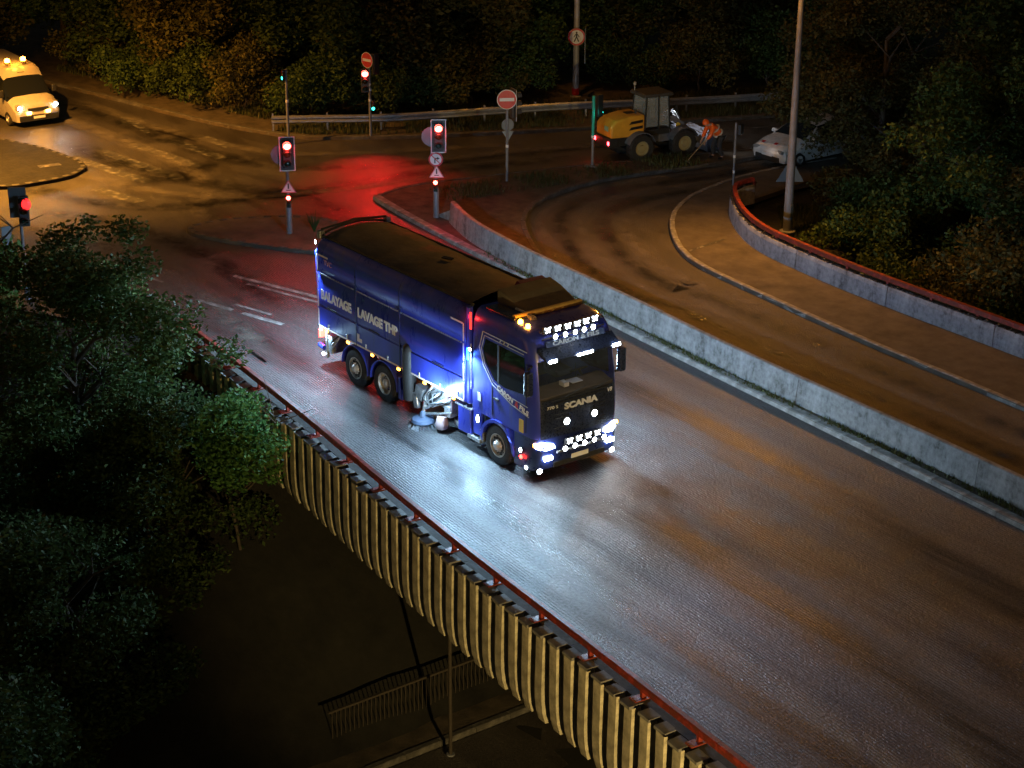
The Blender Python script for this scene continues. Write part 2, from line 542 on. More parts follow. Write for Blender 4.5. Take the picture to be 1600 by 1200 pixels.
# ---- raised islands, verge, footway
med_poly = MEDK + [(x, y+0.34) for x, y in reversed(MEDW) if x > -5.5] + list(reversed(SLIPL)) + list(reversed(ISLU))[:-1]
sheet('traffic_island', med_poly, 0.12, M_DIRT, thick=0.16)
foot_poly = SLIPR + [(x, y+0.2) for x, y in reversed(FARW)] + [(-12.9, 22.0), (-12.2, 31.0)]
sheet('footway', foot_poly, 0.12, M_PAVE, thick=0.16)
verge_poly = UPFAR + [(-90, 3.0), (-90, 60), (-14, 60)]
sheet('verge', verge_poly, 0.12, M_DIRT, thick=0.2)
ISL1 = smooth_path([(-16.1, 3.75), (-17.54, 2.78), (-18.95, 1.98), (-20.2, 1.5), (-20.95, 1.75), (-21.05, 2.5), (-20.9, 3.4), (-20.5, 4.3), (-19.9, 5.2), (-18.9, 5.9), (-17.2, 5.6), (-16.1, 4.6), (-16.1, 3.75)], 5)
sheet('refuge_island', ISL1[:-1], 0.12, M_PAVE, thick=0.16)
ISL2 = smooth_path([(-29.4, 2.15), (-28.75, 1.3), (-28.6, 0.0), (-28.9, -1.4), (-31.0, -3.4), (-36.5, -3.0), (-38.0, 0.3), (-35.0, 1.4), (-33.2, 2.05), (-31.6, 2.3), (-30.2, 2.4), (-29.4, 2.15)], 5)
sheet('corner_island', ISL2[:-1], 0.12, M_SOIL, thick=0.16)

# ---- kerbs: every stone its own piece
def stone_mesh(L, w=0.17, h=0.3):
    b = MB(); b.prism([(-w/2, -h), (w/2, -h), (w/2, -0.0), (-w/2+0.03, 0.0), (-w/2, -0.03)], 'x', -L/2, L/2)
    return b.mesh('kerb_stone', M_KERB)
STONE = stone_mesh(0.985)
STONE_S = stone_mesh(0.49)
STONE_W = stone_mesh(0.985, 0.27)
STONE_D = STONE.copy(); STONE_D.materials[0] = M_KERB_D
STONE_SD = STONE_S.copy(); STONE_SD.materials[0] = M_KERB_D
def kerb(name, path, mesh=STONE, step=1.0, top=0.137, side=1):
    root = empty(name, (0, 0, 0), kind='structure')
    P = resample(path, step)
    for (a, b) in zip(P, P[1:]):
        v = Vector(b)-Vector(a)
        ang = math.atan2(v.y, v.x)
        n = Vector((-v.y, v.x)).normalized()*0.085*side
        inst('kerb_stone', mesh, root, ((a[0]+b[0])/2+n.x, (a[1]+b[1])/2+n.y, top+rnd.uniform(-.006, .006)),
             (rnd.uniform(-.01, .01), rnd.uniform(-.006, .006), ang+(math.pi if side < 0 else 0)), (v.length, 1, 1))
    return root
kerb('median_kerb', [(x, y+0.04) for x, y in MEDK if x < 18], STONE_W)
kerb('slip_road_inner_kerb', [p for p in SLIPL if p[0] < -8], STONE_D, side=-1)
kerb('footway_kerb', [p for p in SLIPR if p[0] < 16 and p[1] < 26])
kerb('island_nose_kerb', ISLU[1:], STONE_D, side=-1)
kerb('verge_kerb', [p for p in UPFAR if p[0] > -46], STONE_D, side=-1)
kerb('refuge_kerb', ISL1, STONE_SD, 0.5, side=-1)
kerb('corner_kerb', ISL2, STONE_SD, 0.5, side=-1)

# ---- concrete median barrier in cast lengths
def barrier_pieces(root, path, prof, step, mat, name, gap=0.012):
    P = resample(path, 0.5)
    k = max(1, int(step/0.5))
    for i in range(0, len(P)-1, k):
        seg = [Vector(p) for p in P[i:i+k+1]]
        if len(seg) < 2: continue
        d = (seg[-1]-seg[-2]).normalized()*gap
        seg[-1] = seg[-1]-d
        c = seg[0]
        b = MB().sweep([(p.x-c.x, p.y-c.y) for p in seg], prof)
        b.build(name, mat, root, loc=(c.x, c.y, 0))
mw = empty('median_barrier', (-8, 7.6, 0), label='long grey concrete barrier between the truck lane and the curved slip road', cat='barrier')
mw.location = (0, 0, 0)
barrier_pieces(mw, [p for p in MEDW if p[0] < 22], [(0, .08), (0.02, .2), (0.05, .55), (0.07, .8), (0.09, .82), (0.21, .82), (0.23, .8), (0.25, .5), (0.3, .08)], 6.0, M_CONC_B, 'barrier_section')
b = MB(); b.prism([(-16.35, 0.1), (-17.2, 0.1), (-16.35, 0.5)], 'y', 8.95, 9.15)
b.build('ramp_end', M_CONC, mw)

# ---- far parapet: panels, red rail, posts
M_FARW = drip_concrete('far_wall_concrete', (0.42, 0.4, 0.44), (0.1, 0.09, 0.095))
fp = empty('far_parapet', (0, 0, 0), label='curved grey concrete parapet with red top rail along the dark trees', cat='parapet')
barrier_pieces(fp, [p for p in FARW if p[0] < 18], [(0, .08), (0.02, .6), (0.05, .72), (0.26, .72), (0.28, .08)], 4.0, M_FARW, 'wall_panel', 0.03)
b = MB()
for (x, y) in resample([p for p in FARW if p[0] < 18], 0.21):          # crumbling cover strip on top of the wall
    b.box((x+rnd.uniform(-.05, .05), y+0.17+rnd.uniform(-.02, .02), 0.735), (rnd.uniform(.1, .22), rnd.uniform(.12, .2), rnd.uniform(.02, .06)), rz=rnd.uniform(-.5, .5))
o = b.build('worn_cover_strip', pm('dark_bitumen', (0.03, 0.025, 0.02), 0.8), fp); o['kind'] = 'stuff'
railp = [p for p in FARW if p[0] < 18]
barrier_pieces(fp, railp, [(0.10, .83), (0.10, .97), (0.23, .97), (0.23, .83)], 6.0, M_REDRAIL, 'rail', 0.01)
pm_ = MB().box((0, 0, 0.72), (0.09, 0.07, 0.26)).mesh('rail_post', M_REDRAIL)
for (x, y), (x2, y2) in list(zip(resample(railp, 1.7), resample(railp, 1.7)[1:])):
    v = Vector((x2-x, y2-y)).normalized()
    inst('rail_post', pm_, fp, (x-v.y*0.17, y+v.x*0.17, 0), (0, 0, math.atan2(v.y, v.x)))

# ---- near parapet of the bridge: wall, ribs, red rail
npp = empty('bridge_parapet', (0, 0, 0), label='near bridge parapet with red rail above hanging concrete ribs', cat='parapet')
npath = [p for p in RAIL]
barrier_pieces(npp, npath, [(0.15, 0.0), (0.14, .64), (-0.12, .64), (-0.14, -1.35), (-0.02, -1.35), (-0.02, -0.02)], 4.0, pm('shade_toned_concrete', (0.06, 0.055, 0.048), 0.9, var=0.5, vscale=4, bump=0.4), 'wall_panel', 0.01)  # dark tone paints in the shadow of the gaps between ribs
rb = MB()
rb.prism([(-0.13, .60), (-0.33, .57), (-0.34, -0.55), (-0.33, -0.85), (-0.30, -1.12), (-0.23, -1.36), (-0.13, -1.36)], 'x', -0.12, 0.12)
RIB = rb.mesh('rib', M_RIB)
cb = MB().box((0, -0.26, 0.60), (0.33, 0.3, 0.06))
CAP = cb.mesh('rib_cap', M_CONC)
P = resample(npath, 0.5)
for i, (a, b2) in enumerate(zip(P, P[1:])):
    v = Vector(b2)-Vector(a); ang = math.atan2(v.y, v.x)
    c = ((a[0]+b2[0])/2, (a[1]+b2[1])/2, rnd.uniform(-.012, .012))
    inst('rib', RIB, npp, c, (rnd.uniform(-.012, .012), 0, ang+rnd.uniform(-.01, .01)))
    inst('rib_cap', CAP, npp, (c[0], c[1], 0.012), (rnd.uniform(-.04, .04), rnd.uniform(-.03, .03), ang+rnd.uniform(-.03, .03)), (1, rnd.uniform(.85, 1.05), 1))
barrier_pieces(npp, npath, [(0.07, .80), (0.07, .92), (0.05, .94), (-0.05, .94), (-0.07, .92), (-0.07, .80)], 3.5, M_REDRAIL, 'rail', 0.012)
pb = MB().box((0, 0, 0.7), (0.07, 0.09, 0.24)).box((0, -0.08, 0.65), (0.2, 0.32, 0.025)).mesh('rail_post', M_REDRAIL)
Q = resample(npath, 1.7)
for a, b2 in zip(Q, Q[1:]):
    v = Vector(b2)-Vector(a)
    inst('rail_post', pb, npp, (a[0], a[1], 0), (0, 0, math.atan2(v.y, v.x)))

# ---- lower level: road under the bridge, kerb, abutment
sheet('lower_road', [(1.6, -60), (10.5, -60), (10.5, 40), (1.6, 40)], -5.9, M_ROAD, thick=0.1)
kerb('lower_kerb', [(1.55, -16.0), (1.55, 4.0)], STONE_D, top=-5.78, side=1)
sheet('lower_path', [(-0.6, -60), (1.45, -60), (1.45, 40), (-0.6, 40)], -5.8, M_DIRT, thick=0.2)
ab = MB()
ab.prism([(-6.9, -6.2), (-6.2, -6.2), (-6.4, -1.05), (-6.9, -1.05)], 'y', -3.4, 13.6)
ab.build('abutment_wall', M_CONC_D)['kind'] = 'structure'
pr = empty('lower_fence', (0.3, -6.2, -5.8), label='low dark railing beside the lower path under the bridge', cat='fence')
M_RUST = pm('rusty_bar', (0.05, 0.04, 0.03), 0.8)
fbar = MB().box((0, 0, 0.5), (0.02, 0.02, 1.0)).mesh('bar', M_RUST)
for k in range(70):
    inst('bar', fbar, pr, (0, k*0.12, 0))
MB().box((0, 4.1, 1.0), (0.05, 8.4, 0.05)).build('top_rail', M_RUST, pr)
MB().box((0, 4.1, 0.12), (0.04, 8.4, 0.04)).build('bottom_rail', M_BLACK, pr)

# ---- steel guard rail behind the upper road
gr = empty('guard_rail', (0, 0, 0), label='galvanised steel guard rail along the verge behind the wheel loader', cat='guard rail')
GR = smooth_path([(-29.9, 10.2), (-29.22, 11.33), (-27.68, 13.83), (-26.74, 16.19), (-25.88, 18.66), (-24.91, 21.11), (-23.18, 24.64), (-22.1, 27.1), (-20.6, 31.0)], 5)
wprof = [(0.0, .44), (0.07, .49), (0.07, .54), (0.0, .595), (0.07, .65), (0.07, .70), (0.0, .75), (-0.006, .744), (0.06, .696), (0.06, .654), (-0.012, .595), (0.06, .536), (0.06, .494), (-0.006, .446)]
barrier_pieces(gr, list(reversed(GR)), wprof, 4.0, M_GALV, 'beam', -0.05)
gp = MB().box((0, 0, 0.36), (0.06, 0.11, 0.72)).mesh('post', M_GALV)
Q = resample(GR, 2.0)
for a, b2 in zip(Q, Q[1:]):
    v = Vector(b2)-Vector(a)
    inst('post', gp, gr, (a[0]-v.normalized().y*0.1, a[1]+v.normalized().x*0.1, 0.1), (0, 0, math.atan2(v.y, v.x)))

# ---- painted markings (real sheets 4 mm above the asphalt)
def mark(name, poly, z=0.009, label=None, cat='road marking', group=None):
    c = Vector((sum(p[0] for p in poly)/len(poly), sum(p[1] for p in poly)/len(poly)))
    b = MB(); b.add([(x-c.x, y-c.y, 0) for x, y in poly], [tuple(range(len(poly)))])
    o = b.build(name, M_MARK2 if z == 0.012 else M_MARK, loc=(c.x, c.y, z))
    tag(o, label, None, group, 'structure')
    return o
def strip(name, a, b, w, z=0.009, **k):
    a = Vector(a); b = Vector(b); d = (b-a).normalized(); n = Vector((-d.y, d.x))*w/2
    return mark(name, [tuple(a-n), tuple(b-n), tuple(b+n), tuple(a+n)], z, **k)
for a, b2 in (((-31.4, 2.5), (-26.6, 3.25)), ((-31.7, 3.75), (-26.5, 4.35)), ((-31.8, 5.2), (-27.4, 5.7)), ((-31.6, 6.6), (-28.0, 6.95)), ((-31.3, 7.8), (-29.3, 8.0)), ((-27.0, 1.35), (-24.6, 1.9))):
    strip('crossing_stripe', a, b2, 0.5)
strip('lane_line', (-15.9, 0.6), (-12.4, 1.72), 0.17, 0.012)
strip('lane_line', (-15.0, 0.55), (-11.8, 1.55), 0.13, 0.012)
strip('lane_line', (-14.6, -1.35), (-13.2, -0.95), 0.16, 0.012)
strip('lane_line', (-12.8, -0.85), (-11.3, -0.4), 0.18, 0.012)
strip('lane_line', (-13.6, -0.65), (-12.2, -0.25), 0.12, 0.012)
strip('lane_line', (-17.4, -1.6), (-16.6, -1.4), 0.12, 0.012)
for y in (13.5, 16.2, 19.0, 22.5, 25.5):
    strip('lane_line', (-22.1+0.33*(y-13.5), y), (-21.7+0.33*(y-13.5), y+1.3), 0.12)
strip('edge_line', (-21.2, 22.4), (-18.4, 30.0), 0.12)
strip('edge_line', (-17.6, 22.6), (-15.9, 28.5), 0.18)
mark('turn_arrow', [(-32.9, 6.3), (-34.6, 6.5), (-34.6, 6.15), (-36.0, 6.75), (-34.6, 7.25), (-34.6, 6.9), (-32.9, 6.55)])
strip('stop_line', (-30.45, 0.8), (-30.35, 1.6), 0.35, 0.13)
strip('footway_joint', (-9.6, 14.9), (-9.3, 12.9), 0.12, 0.128)

# ---- tyre tracks, damp streaks and dust left on the surfaces
def band(name, path, w, mat, z):
    P = [Vector(p[:2]) for p in path]
    vs = []; ed = []
    cols = (-1, -.45, 0, .45, 1)
    for i, p in enumerate(P):
        t = (P[min(i+1, len(P)-1)]-P[max(i-1, 0)]).normalized(); n = Vector((-t.y, t.x))
        k = min(1, i/3, (len(P)-1-i)/3)
        for c in cols:
            q = p+n*c*w/2
            vs.append((q.x, q.y, z)); ed.append(k*(1-abs(c))**.7)
    m = len(cols)
    b = MB().add(vs, [(i*m+j, (i+1)*m+j, (i+1)*m+j+1, i*m+j+1) for i in range(len(P)-1) for j in range(m-1)])
    o = b.build(name, mat); o['kind'] = 'structure'
    a = o.data.attributes.new('edge', 'FLOAT', 'POINT'); a.data.foreach_set('value', ed)
    return o
_ry = np.array(RAIL); _ky = np.array(MEDK)
def lane(t, x0, x1, wob, ph):
    return [(x, (1-t)*np.interp(x, _ry[:, 0], _ry[:, 1])+t*np.interp(x, _ky[:, 0], _ky[:, 1])+wob*math.sin(x*.22+ph)) for x in np.arange(x0, x1, .8)]
zz = 0.009
for i, (t, x0, x1, w, kind) in enumerate(((.1, -10, 20, .9, 'L'), (.2, -13, 20, 1.1, 'D'), (.3, -14, 20, .6, 'L'), (.42, 2.5, 20, 1.3, 'D'), (.5, -14, 20, .7, 'L'), (.58, 2.5, 20, .9, 'D'), (.68, -12, 20, .8, 'L'), (.78, -8, 20, 1.3, 'D'), (.9, -15, 20, .8, 'L'))):
    zz += 0.0012
    band('tyre_track', lane(t, x0, x1, .12, i*1.9), w*1.3, M_LANE_L if kind == 'L' else M_LANE_D, zz)
def offset(path, d):
    P = [Vector(p[:2]) for p in path]; out = []
    for i, p in enumerate(P):
        t = (P[min(i+1, len(P)-1)]-P[max(i-1, 0)]).normalized()
        out.append((p.x-t.y*d, p.y+t.x*d))
    return out
core = [p for p in SLIPL if p[1] < 24]
ext = core[:-1]+[(x, y+.5) for x, y in smooth_path([(-6, 7.95), (0, 7.6), (8, 7.2), (18, 6.6)], 8)]
for i, (d, w, kind) in enumerate(((.45, .6, 'L'), (1.1, .7, 'D'), (1.75, .6, 'L'), (2.5, .8, 'D'), (3.2, .7, 'L'))):
    zz += 0.0012
    band('tyre_track', resample(offset(ext, d), .7), w, M_SMEAR_L if kind == 'L' else M_SMEAR_D, zz)
zz = 0.004
for i, (pts, w, kind) in enumerate((([(-44, 4.0), (-34, 5.0), (-27, 5.2), (-22.5, 3.0), (-18, 0.3)], 1.0, 'L'), ([(-44, 5.6), (-34, 6.4), (-27, 7.4), (-24, 10.5), (-22.5, 15), (-20.5, 22)], 1.2, 'D'), ([(-40, 6.6), (-33, 7.2), (-27.5, 9), (-25, 13), (-23, 18)], .8, 'L'),
                                 ([(-36, -2), (-27, 0), (-23.5, 2.5), (-22.5, 7), (-22, 12), (-20.3, 18)], 1.2, 'D'), ([(-30, 1.5), (-24.5, 3.5), (-22, 8), (-21.4, 13)], .8, 'L'), ([(-26, -4), (-22, -1.5), (-16, -1.0), (-9, -2.0)], 1.0, 'L'), ([(-27, -2), (-22.5, 0.2), (-18, 0.8), (-12, 0.2)], 1.2, 'D'),
                                 ([(-34, 3.2), (-28, 3.8), (-24, 5.5), (-21.6, 6.8), (-16.5, 6.4)], 1.4, 'D'), ([(-23.5, 12), (-22.6, 16), (-21.2, 20), (-19.4, 26)], .9, 'L'), ([(-33, 5.0), (-31.9, 6.6), (-31, 8.8)], 2.2, 'D'), ([(-26.5, 2.0), (-27.2, 5.0), (-28.2, 8.0)], 1.8, 'D'))):
    zz += 0.0013
    band('tyre_track', resample(smooth_path(pts, 6), .7), w, M_SMEAR_L if kind == 'L' else M_SMEAR_D, zz+.0085)
zz += .0

# ================================================================== SWEEPER TRUCK
M_BLUE = pm('truck_blue_paint', (0.05, 0.075, 0.66), 0.34, 0.0, var=0.25, vscale=1.6, coat=0.7, rvar=0.08)
def grime_paint(name, col, grime):
    m, nt, b = _new(name)
    f = _noise(nt, 1.0, 7, 0.68, _mapped(nt, (1.6, 1.6, 0.5)))
    nt.links.new(_ramp(nt, f, [(0.3, [c*.75 for c in col]), (0.56, col), (0.74, grime)]), b.inputs['Base Color'])
    nt.links.new(_ramp(nt, f, [(0.35, 0.24), (0.6, 0.36), (0.75, 0.6)]), b.inputs['Roughness'])
    b.inputs['Coat Weight'].default_value = 0.5; b.inputs['Coat Roughness'].default_value = 0.1
    _bump(nt, b, _noise(nt, 1.3, 2, 0.5), 0.12, 0.02)
    return m
M_BLUE = grime_paint('truck_blue_grimy', (0.03, 0.046, 0.42), (0.045, 0.055, 0.17))
M_BLUE_D = pm('truck_dark_blue_paint', (0.012, 0.022, 0.11), 0.32, 0.0, var=0.2, vscale=2, coat=0.6)
M_GRILLE = pm('black_gloss', (0.014, 0.02, 0.045), 0.3, var=0.3, vscale=8, coat=0.3)
M_TARP = pm('tarpaulin', (0.12, 0.108, 0.08), 0.8, var=0.35, vscale=1.3, bump=0.5, bscale=6)
M_GLASS = glass('dark_glass')
M_STEEL = pm('bare_steel', (0.5, 0.5, 0.5), 0.35, 0.85, var=0.35, vscale=9, bump=0.1)
M_CHASSIS = pm('chassis_black', (0.02, 0.02, 0.02), 0.6, var=0.4, vscale=6)
M_ALU = pm('aluminium', (0.6, 0.6, 0.6), 0.32, 0.9, var=0.2, vscale=8)
M_TAPE = pm('reflective_tape', (0.75, 0.62, 0.6), 0.5, var=0.2, vscale=10)
M_LETTER = pm('white_lettering', (0.85, 0.83, 0.85), 0.5, var=0.06)
M_STRIPE = pm('pinstripe', (0.55, 0.58, 0.62), 0.4, var=0.1)
M_YSTICK = pm('yellow_sticker', (0.65, 0.45, 0.05), 0.5)
M_RED = pm('red_plastic', (0.55, 0.02, 0.02), 0.4)
E_WHITE = em('lit_led', (0.82, 0.92, 1.0), 45)
E_WHITE2 = em('lit_led_soft', (0.82, 0.92, 1.0), 22)
E_AMBER = em('lit_amber', (1.0, 0.32, 0.03), 16)
E_AMBER2 = em('lit_amber_beacon', (1.0, 0.3, 0.02), 40)
E_RED = em('lit_red', (1.0, 0.03, 0.02), 16)
E_BLUE = em('lit_blue', (0.03, 0.25, 1.0), 6)

TR = empty('sweeper_truck', (0, 0, 0), label='blue road sweeper truck with white LED light bars and dark tarpaulin cover', cat='truck')

# ---- cab shell: plan outlines lofted upwards, cut into painted shell, windscreen and grille
LV = [(1.10, 1.47, 1.24), (1.30, 1.48, 1.245), (1.72, 1.47, 1.25), (2.02, 1.45, 1.25), (2.35, 1.41, 1.245), (2.95, 1.31, 1.225),
      (3.12, 1.27, 1.215), (3.34, 1.20, 1.19), (3.50, 1.09, 1.15), (3.60, 0.92, 1.09), (3.66, 0.6, 1.0)]
def outline(xf, w):
    side = [-1.0, -0.55, 0.0, 0.55, 0.95]
    half = [(x, -w) for x in side if x < xf-0.34]
    r = 0.30
    cx, cyy = xf-r, -w+r
    for k in range(1, 7):
        a = -math.pi/2+(math.pi/2)*k/6
        bow = 0.0
        half.append((cx+r*math.cos(a), cyy+r*math.sin(a)))
    half += [(xf+0.03, -0.62), (xf+0.05, -0.25)]
    full = half+[(x, -y) for x, y in reversed(half)]
    return full
rows = []
NS = None
for z, xf, w in LV:
    o_ = outline(max(xf, 1.30), w)
    if xf < 1.30:                                       # roof levels: slide the front back, keep the point count
        o_ = [(x if x <= -0.5 else -0.5+(x+0.5)*(xf+0.5)/1.8, y) for x, y in o_]
    rows.append([(x, y, z) for x, y in o_])
n = len(rows[0])
nh = n//2
shell, screen, grille, pillar = MB(), MB(), MB(), MB()
for i in range(len(rows)-1):
    for j in range(n):
        k = (j+1) % n
        q = [rows[i][j], rows[i][k], rows[i+1][k], rows[i+1][j]]
        fx = sum(p[0] for p in q)/4; fz = sum(p[2] for p in q)/4; fy = abs(sum(p[1] for p in q)/4)
        front = (5+3 <= j <= n-1-5-4) and fx > 0.9
        tgt = shell
        if front and 2.02 < fz < 2.95: tgt = screen
        elif front and fz < 2.02: tgt = grille
        tgt.add(q, [(0, 1, 2, 3)])
shell.add(rows[-1], [tuple(range(n))])
shell.add(rows[0], [tuple(range(n-1, -1, -1))])
def weld(o):
    bm = bmesh.new(); bm.from_mesh(o.data)
    bmesh.ops.remove_doubles(bm, verts=bm.verts, dist=0.001)
    bmesh.ops.recalc_face_normals(bm, faces=bm.faces)
    bm.to_mesh(o.data); bm.free()
    o.data.polygons.foreach_set('use_smooth', [True]*len(o.data.polygons))
    o.data.set_sharp_from_angle(angle=R(38))
    return o
cab = weld(shell.build('cab', M_BLUE, TR))
M_SCREEN = clear_glass('windscreen_glass')
M_SCREEN.node_tree.nodes['Principled BSDF'].inputs['Base Color'].default_value = (0.03, 0.035, 0.035, 1)
M_SCREEN.node_tree.nodes['Principled BSDF'].inputs['Alpha'].default_value = 0.42
weld(screen.build('windscreen', M_SCREEN, TR))
MB().prism([(0.75, 1.95), (1.38, 1.95), (1.36, 2.06), (0.95, 2.16), (0.75, 2.1)], 'y', -1.1, 1.1).build('dashboard', pm('dashboard_brown', (0.16, 0.11, 0.07), 0.6), TR, bevel=0.03)
for y in (-0.62, 0.62):
    MB().box((-0.1, y, 1.95), (0.5, 0.5, 0.16)).box((-0.38, y, 2.35), (0.14, 0.48, 0.8), ry=-0.12).box((-0.44, y, 2.85), (0.1, 0.28, 0.22)).build('seat', pm('seat_grey', (0.16, 0.15, 0.15), 0.8), TR, bevel=0.04)
MB().lathe([(0.21, 0), (0.225, 0.015), (0.21, 0.03), (0.195, 0.015)], (0.68, 0.62, 2.2), (-0.6, 0, 1), 20, caps=False).tube([(0.85, 0.62, 2.05), (0.69, 0.62, 2.21)], 0.03, 6).build('steering_wheel', M_CHASSIS, TR)
MB().box((-0.9, 0, 2.5), (0.03, 2.2, 1.9)).build('bulkhead', pm('cab_lining', (0.2, 0.19, 0.18), 0.8), TR)
MB().box((1.15, -0.2, 2.2), (0.2, 0.14, 0.1)).box((1.1, 0.15, 2.18), (0.25, 0.3, 0.02)).build('dash_clutter', M_LETTER, TR)
weld(grille.build('front_grille', M_GRILLE, TR))
# grille slats and front panel seams
for z in (1.22, 1.32, 1.56, 1.66, 1.94):
    MB().box((1.512, 0, z), (0.02, 1.5, 0.018)).build('grille_slat', M_CHASSIS, TR)
MB().box((1.505, 0, 2.02), (0.04, 1.7, 0.03)).build('scuttle_panel', M_CHASSIS, TR)
# wipers
for y in (-0.45, 0.35):
    MB().tube([(1.53, y, 2.05), (1.52, y+0.28, 2.12), (1.505, y+0.62, 2.17)], 0.012, 5).build('wiper', M_CHASSIS, TR)
# bumper with rounded corners
bo = outline(1.46, 1.24)
bump = MB()
ring = [(z, g) for z, g in ((0.28, -0.1), (0.36, 0.0), (0.7, 0.03), (1.095, 0.0))]
front_pts = [p for p in bo if p[0] > 0.6]
front_pts = [(0.64, -1.24)]+front_pts+[(0.64, 1.24)]
lay = [[(x+(g if x > 1.0 else 0), y, z) for x, y in front_pts] for z, g in ring]
m_ = len(front_pts)
for i in range(3):
    for j in range(m_-1):
        bump.add([lay[i][j], lay[i][j+1], lay[i+1][j+1], lay[i+1][j]], [(0, 1, 2, 3)])
bump.add(lay[0], [tuple(range(m_))]); bump.add(lay[-1], [tuple(range(m_))])
weld(bump.build('bumper', M_BLUE_D, TR))
MB().box((1.50, 0, 0.42), (0.05, 1.5, 0.12)).build('bumper_intake', M_CHASSIS, TR)
MB().box((1.53, 0.0, 0.52), (0.02, 0.5, 0.11)).build('number_plate', M_SIGNWHITE, TR)
# cab side lower quarter behind the wheel, steps, arch trim
for s in (-1, 1):
    MB().box((-0.82, s*1.19, 0.80), (0.34, 0.1, 0.62)).build('side_skirt', M_BLUE, TR, bevel=0.02)
    MB().box((-0.9, s*1.2, 0.38), (0.5, 0.2, 0.1)).build('step', M_ALU, TR, bevel=0.01)
    MB().box((-0.62, s*1.2, 0.55), (0.12, 0.14, 0.3)).build('step', M_ALU, TR, bevel=0.01)
    ar = MB()
    arc = [(0.66*math.cos(a), 0.5+0.64*math.sin(a)) for a in [R(t) for t in range(-5, 186, 12)]]
    arc2 = [(0.58*math.cos(a), 0.5+0.56*math.sin(a)) for a in [R(t) for t in range(185, -6, -12)]]
    pts = arc+arc2
    nn_ = len(arc)
    for q in range(nn_-1):
        a_, b_, c_, d_ = arc[q], arc[q+1], arc2[nn_-2-q], arc2[nn_-1-q]
        y0, y1 = s*1.0, s*1.285
        ar.add([(a_[0], y0, a_[1]), (b_[0], y0, b_[1]), (c_[0], y0, c_[1]), (d_[0], y0, d_[1]),
                (a_[0], y1, a_[1]), (b_[0], y1, b_[1]), (c_[0], y1, c_[1]), (d_[0], y1, d_[1])],
               [(0, 3, 2, 1), (4, 5, 6, 7), (0, 1, 5, 4), (2, 3, 7, 6), (1, 2, 6, 5), (3, 0, 4, 7)])
    weld(ar.build('wheel_arch', M_BLUE, TR))
# side glass, pinstripe frame, door seams
for s in (-1, 1):
    y = s*1.252
    wz = [(-0.52, 3.02), (0.98, 3.0), (1.04, 2.12), (0.28, 2.05), (-0.14, 2.12), (-0.48, 2.46), (-0.60, 2.75)]
    def yy(z): return s*(1.250-0.028*max(0, (z-2.3))/0.65+0.004)
    b = MB(); b.add([(x, yy(z), z) for x, z in wz], [tuple(range(len(wz)))]); b.add([(x, yy(z)-s*0.02, z) for x, z in wz], [tuple(range(len(wz)))])
    b.build('side_window', M_GLASS, TR)
    MB().box((0.02, s*1.247, 2.55), (0.07, 0.02, 0.95)).build('window_pillar', M_CHASSIS, TR)
    outer = [(-0.60, 3.16), (1.06, 3.14)]
    b = MB()
    fr = [(1.06, 3.15), (-0.62, 3.17), (-0.74, 2.78), (-0.58, 2.38), (-0.2, 1.98), (0.55, 1.72), (1.2, 1.62)]
    for p, q in zip(fr, fr[1:]):
        d = Vector((q[0]-p[0], 0, q[1]-p[1])); L = d.length
        b.box(((p[0]+q[0])/2, (yy(p[1])+yy(q[1]))/2+s*0.003, (p[1]+q[1])/2), (L+0.01, 0.008, 0.022), ry=-math.atan2(d.z, d.x))
    b.build('pinstripe', M_STRIPE, TR)
    b = MB()
    fr = [(0.95, 3.07), (-0.55, 3.09), (-0.66, 2.77), (-0.52, 2.42), (-0.17, 2.06), (0.3, 1.9), (1.15, 1.85)]
    for p, q in zip(fr, fr[1:]):
        d = Vector((q[0]-p[0], 0, q[1]-p[1])); L = d.length
        b.box(((p[0]+q[0])/2, (yy(p[1])+yy(q[1]))/2+s*0.003, (p[1]+q[1])/2), (L+0.01, 0.008, 0.014), ry=-math.atan2(d.z, d.x))
    b.build('pinstripe', M_STRIPE, TR)
    for x in (0.05, 0.2, 0.35):
        MB().box((x, yy(3.13)+s*0.003, 3.12), (0.03, 0.008, 0.07), ry=0.5).build('vent_bar', M_STRIPE, TR)
    for x0, z0, x1, z1 in ((-0.22, 1.95, -0.22, 1.2), (1.08, 2.9, 1.1, 1.2)):
        MB().box(((x0+x1)/2, s*1.251, (z0+z1)/2), (0.015, 0.01, z0-z1)).build('door_seam', M_CHASSIS, TR)
    MB().box((-0.05, s*1.256, 1.66), (0.2, 0.03, 0.06)).build('door_handle', M_CHASSIS, TR, bevel=0.01)
    MB().box((0.92, s*1.256, 1.32), (0.16, 0.012, 0.32)).build('sticker', M_YSTICK, TR)
    MB().box((-0.72, s*1.256, 1.5), (0.12, 0.012, 0.2)).build('sticker', M_STRIPE, TR)
    # mirror
    mr = MB()
    mr.box((1.32, s*1.37, 2.5), (0.16, 0.2, 0.6))
    mr.build('mirror', M_GRILLE, TR, bevel=0.05)
    MB().tube([(1.22, s*1.2, 2.86), (1.3, s*1.36, 2.84)], 0.03, 6).tube([(1.24, s*1.22, 2.2), (1.3, s*1.36, 2.22)], 0.03, 6).build('mirror_arm', M_CHASSIS, TR)
text('CARON', 0.17, (0.30, -1.262, 1.90), (R(90), R(16), 0), M_LETTER, TR, width=0.62, name='cab_lettering', bold=0.004)
text('&', 0.19, (0.74, -1.262, 1.79), (R(90), R(15), 0), M_RED, TR, name='cab_lettering', bold=0.006)
text('FILS', 0.16, (1.02, -1.262, 1.73), (R(90), R(13), 0), M_LETTER, TR, width=0.34, name='cab_lettering', bold=0.004)
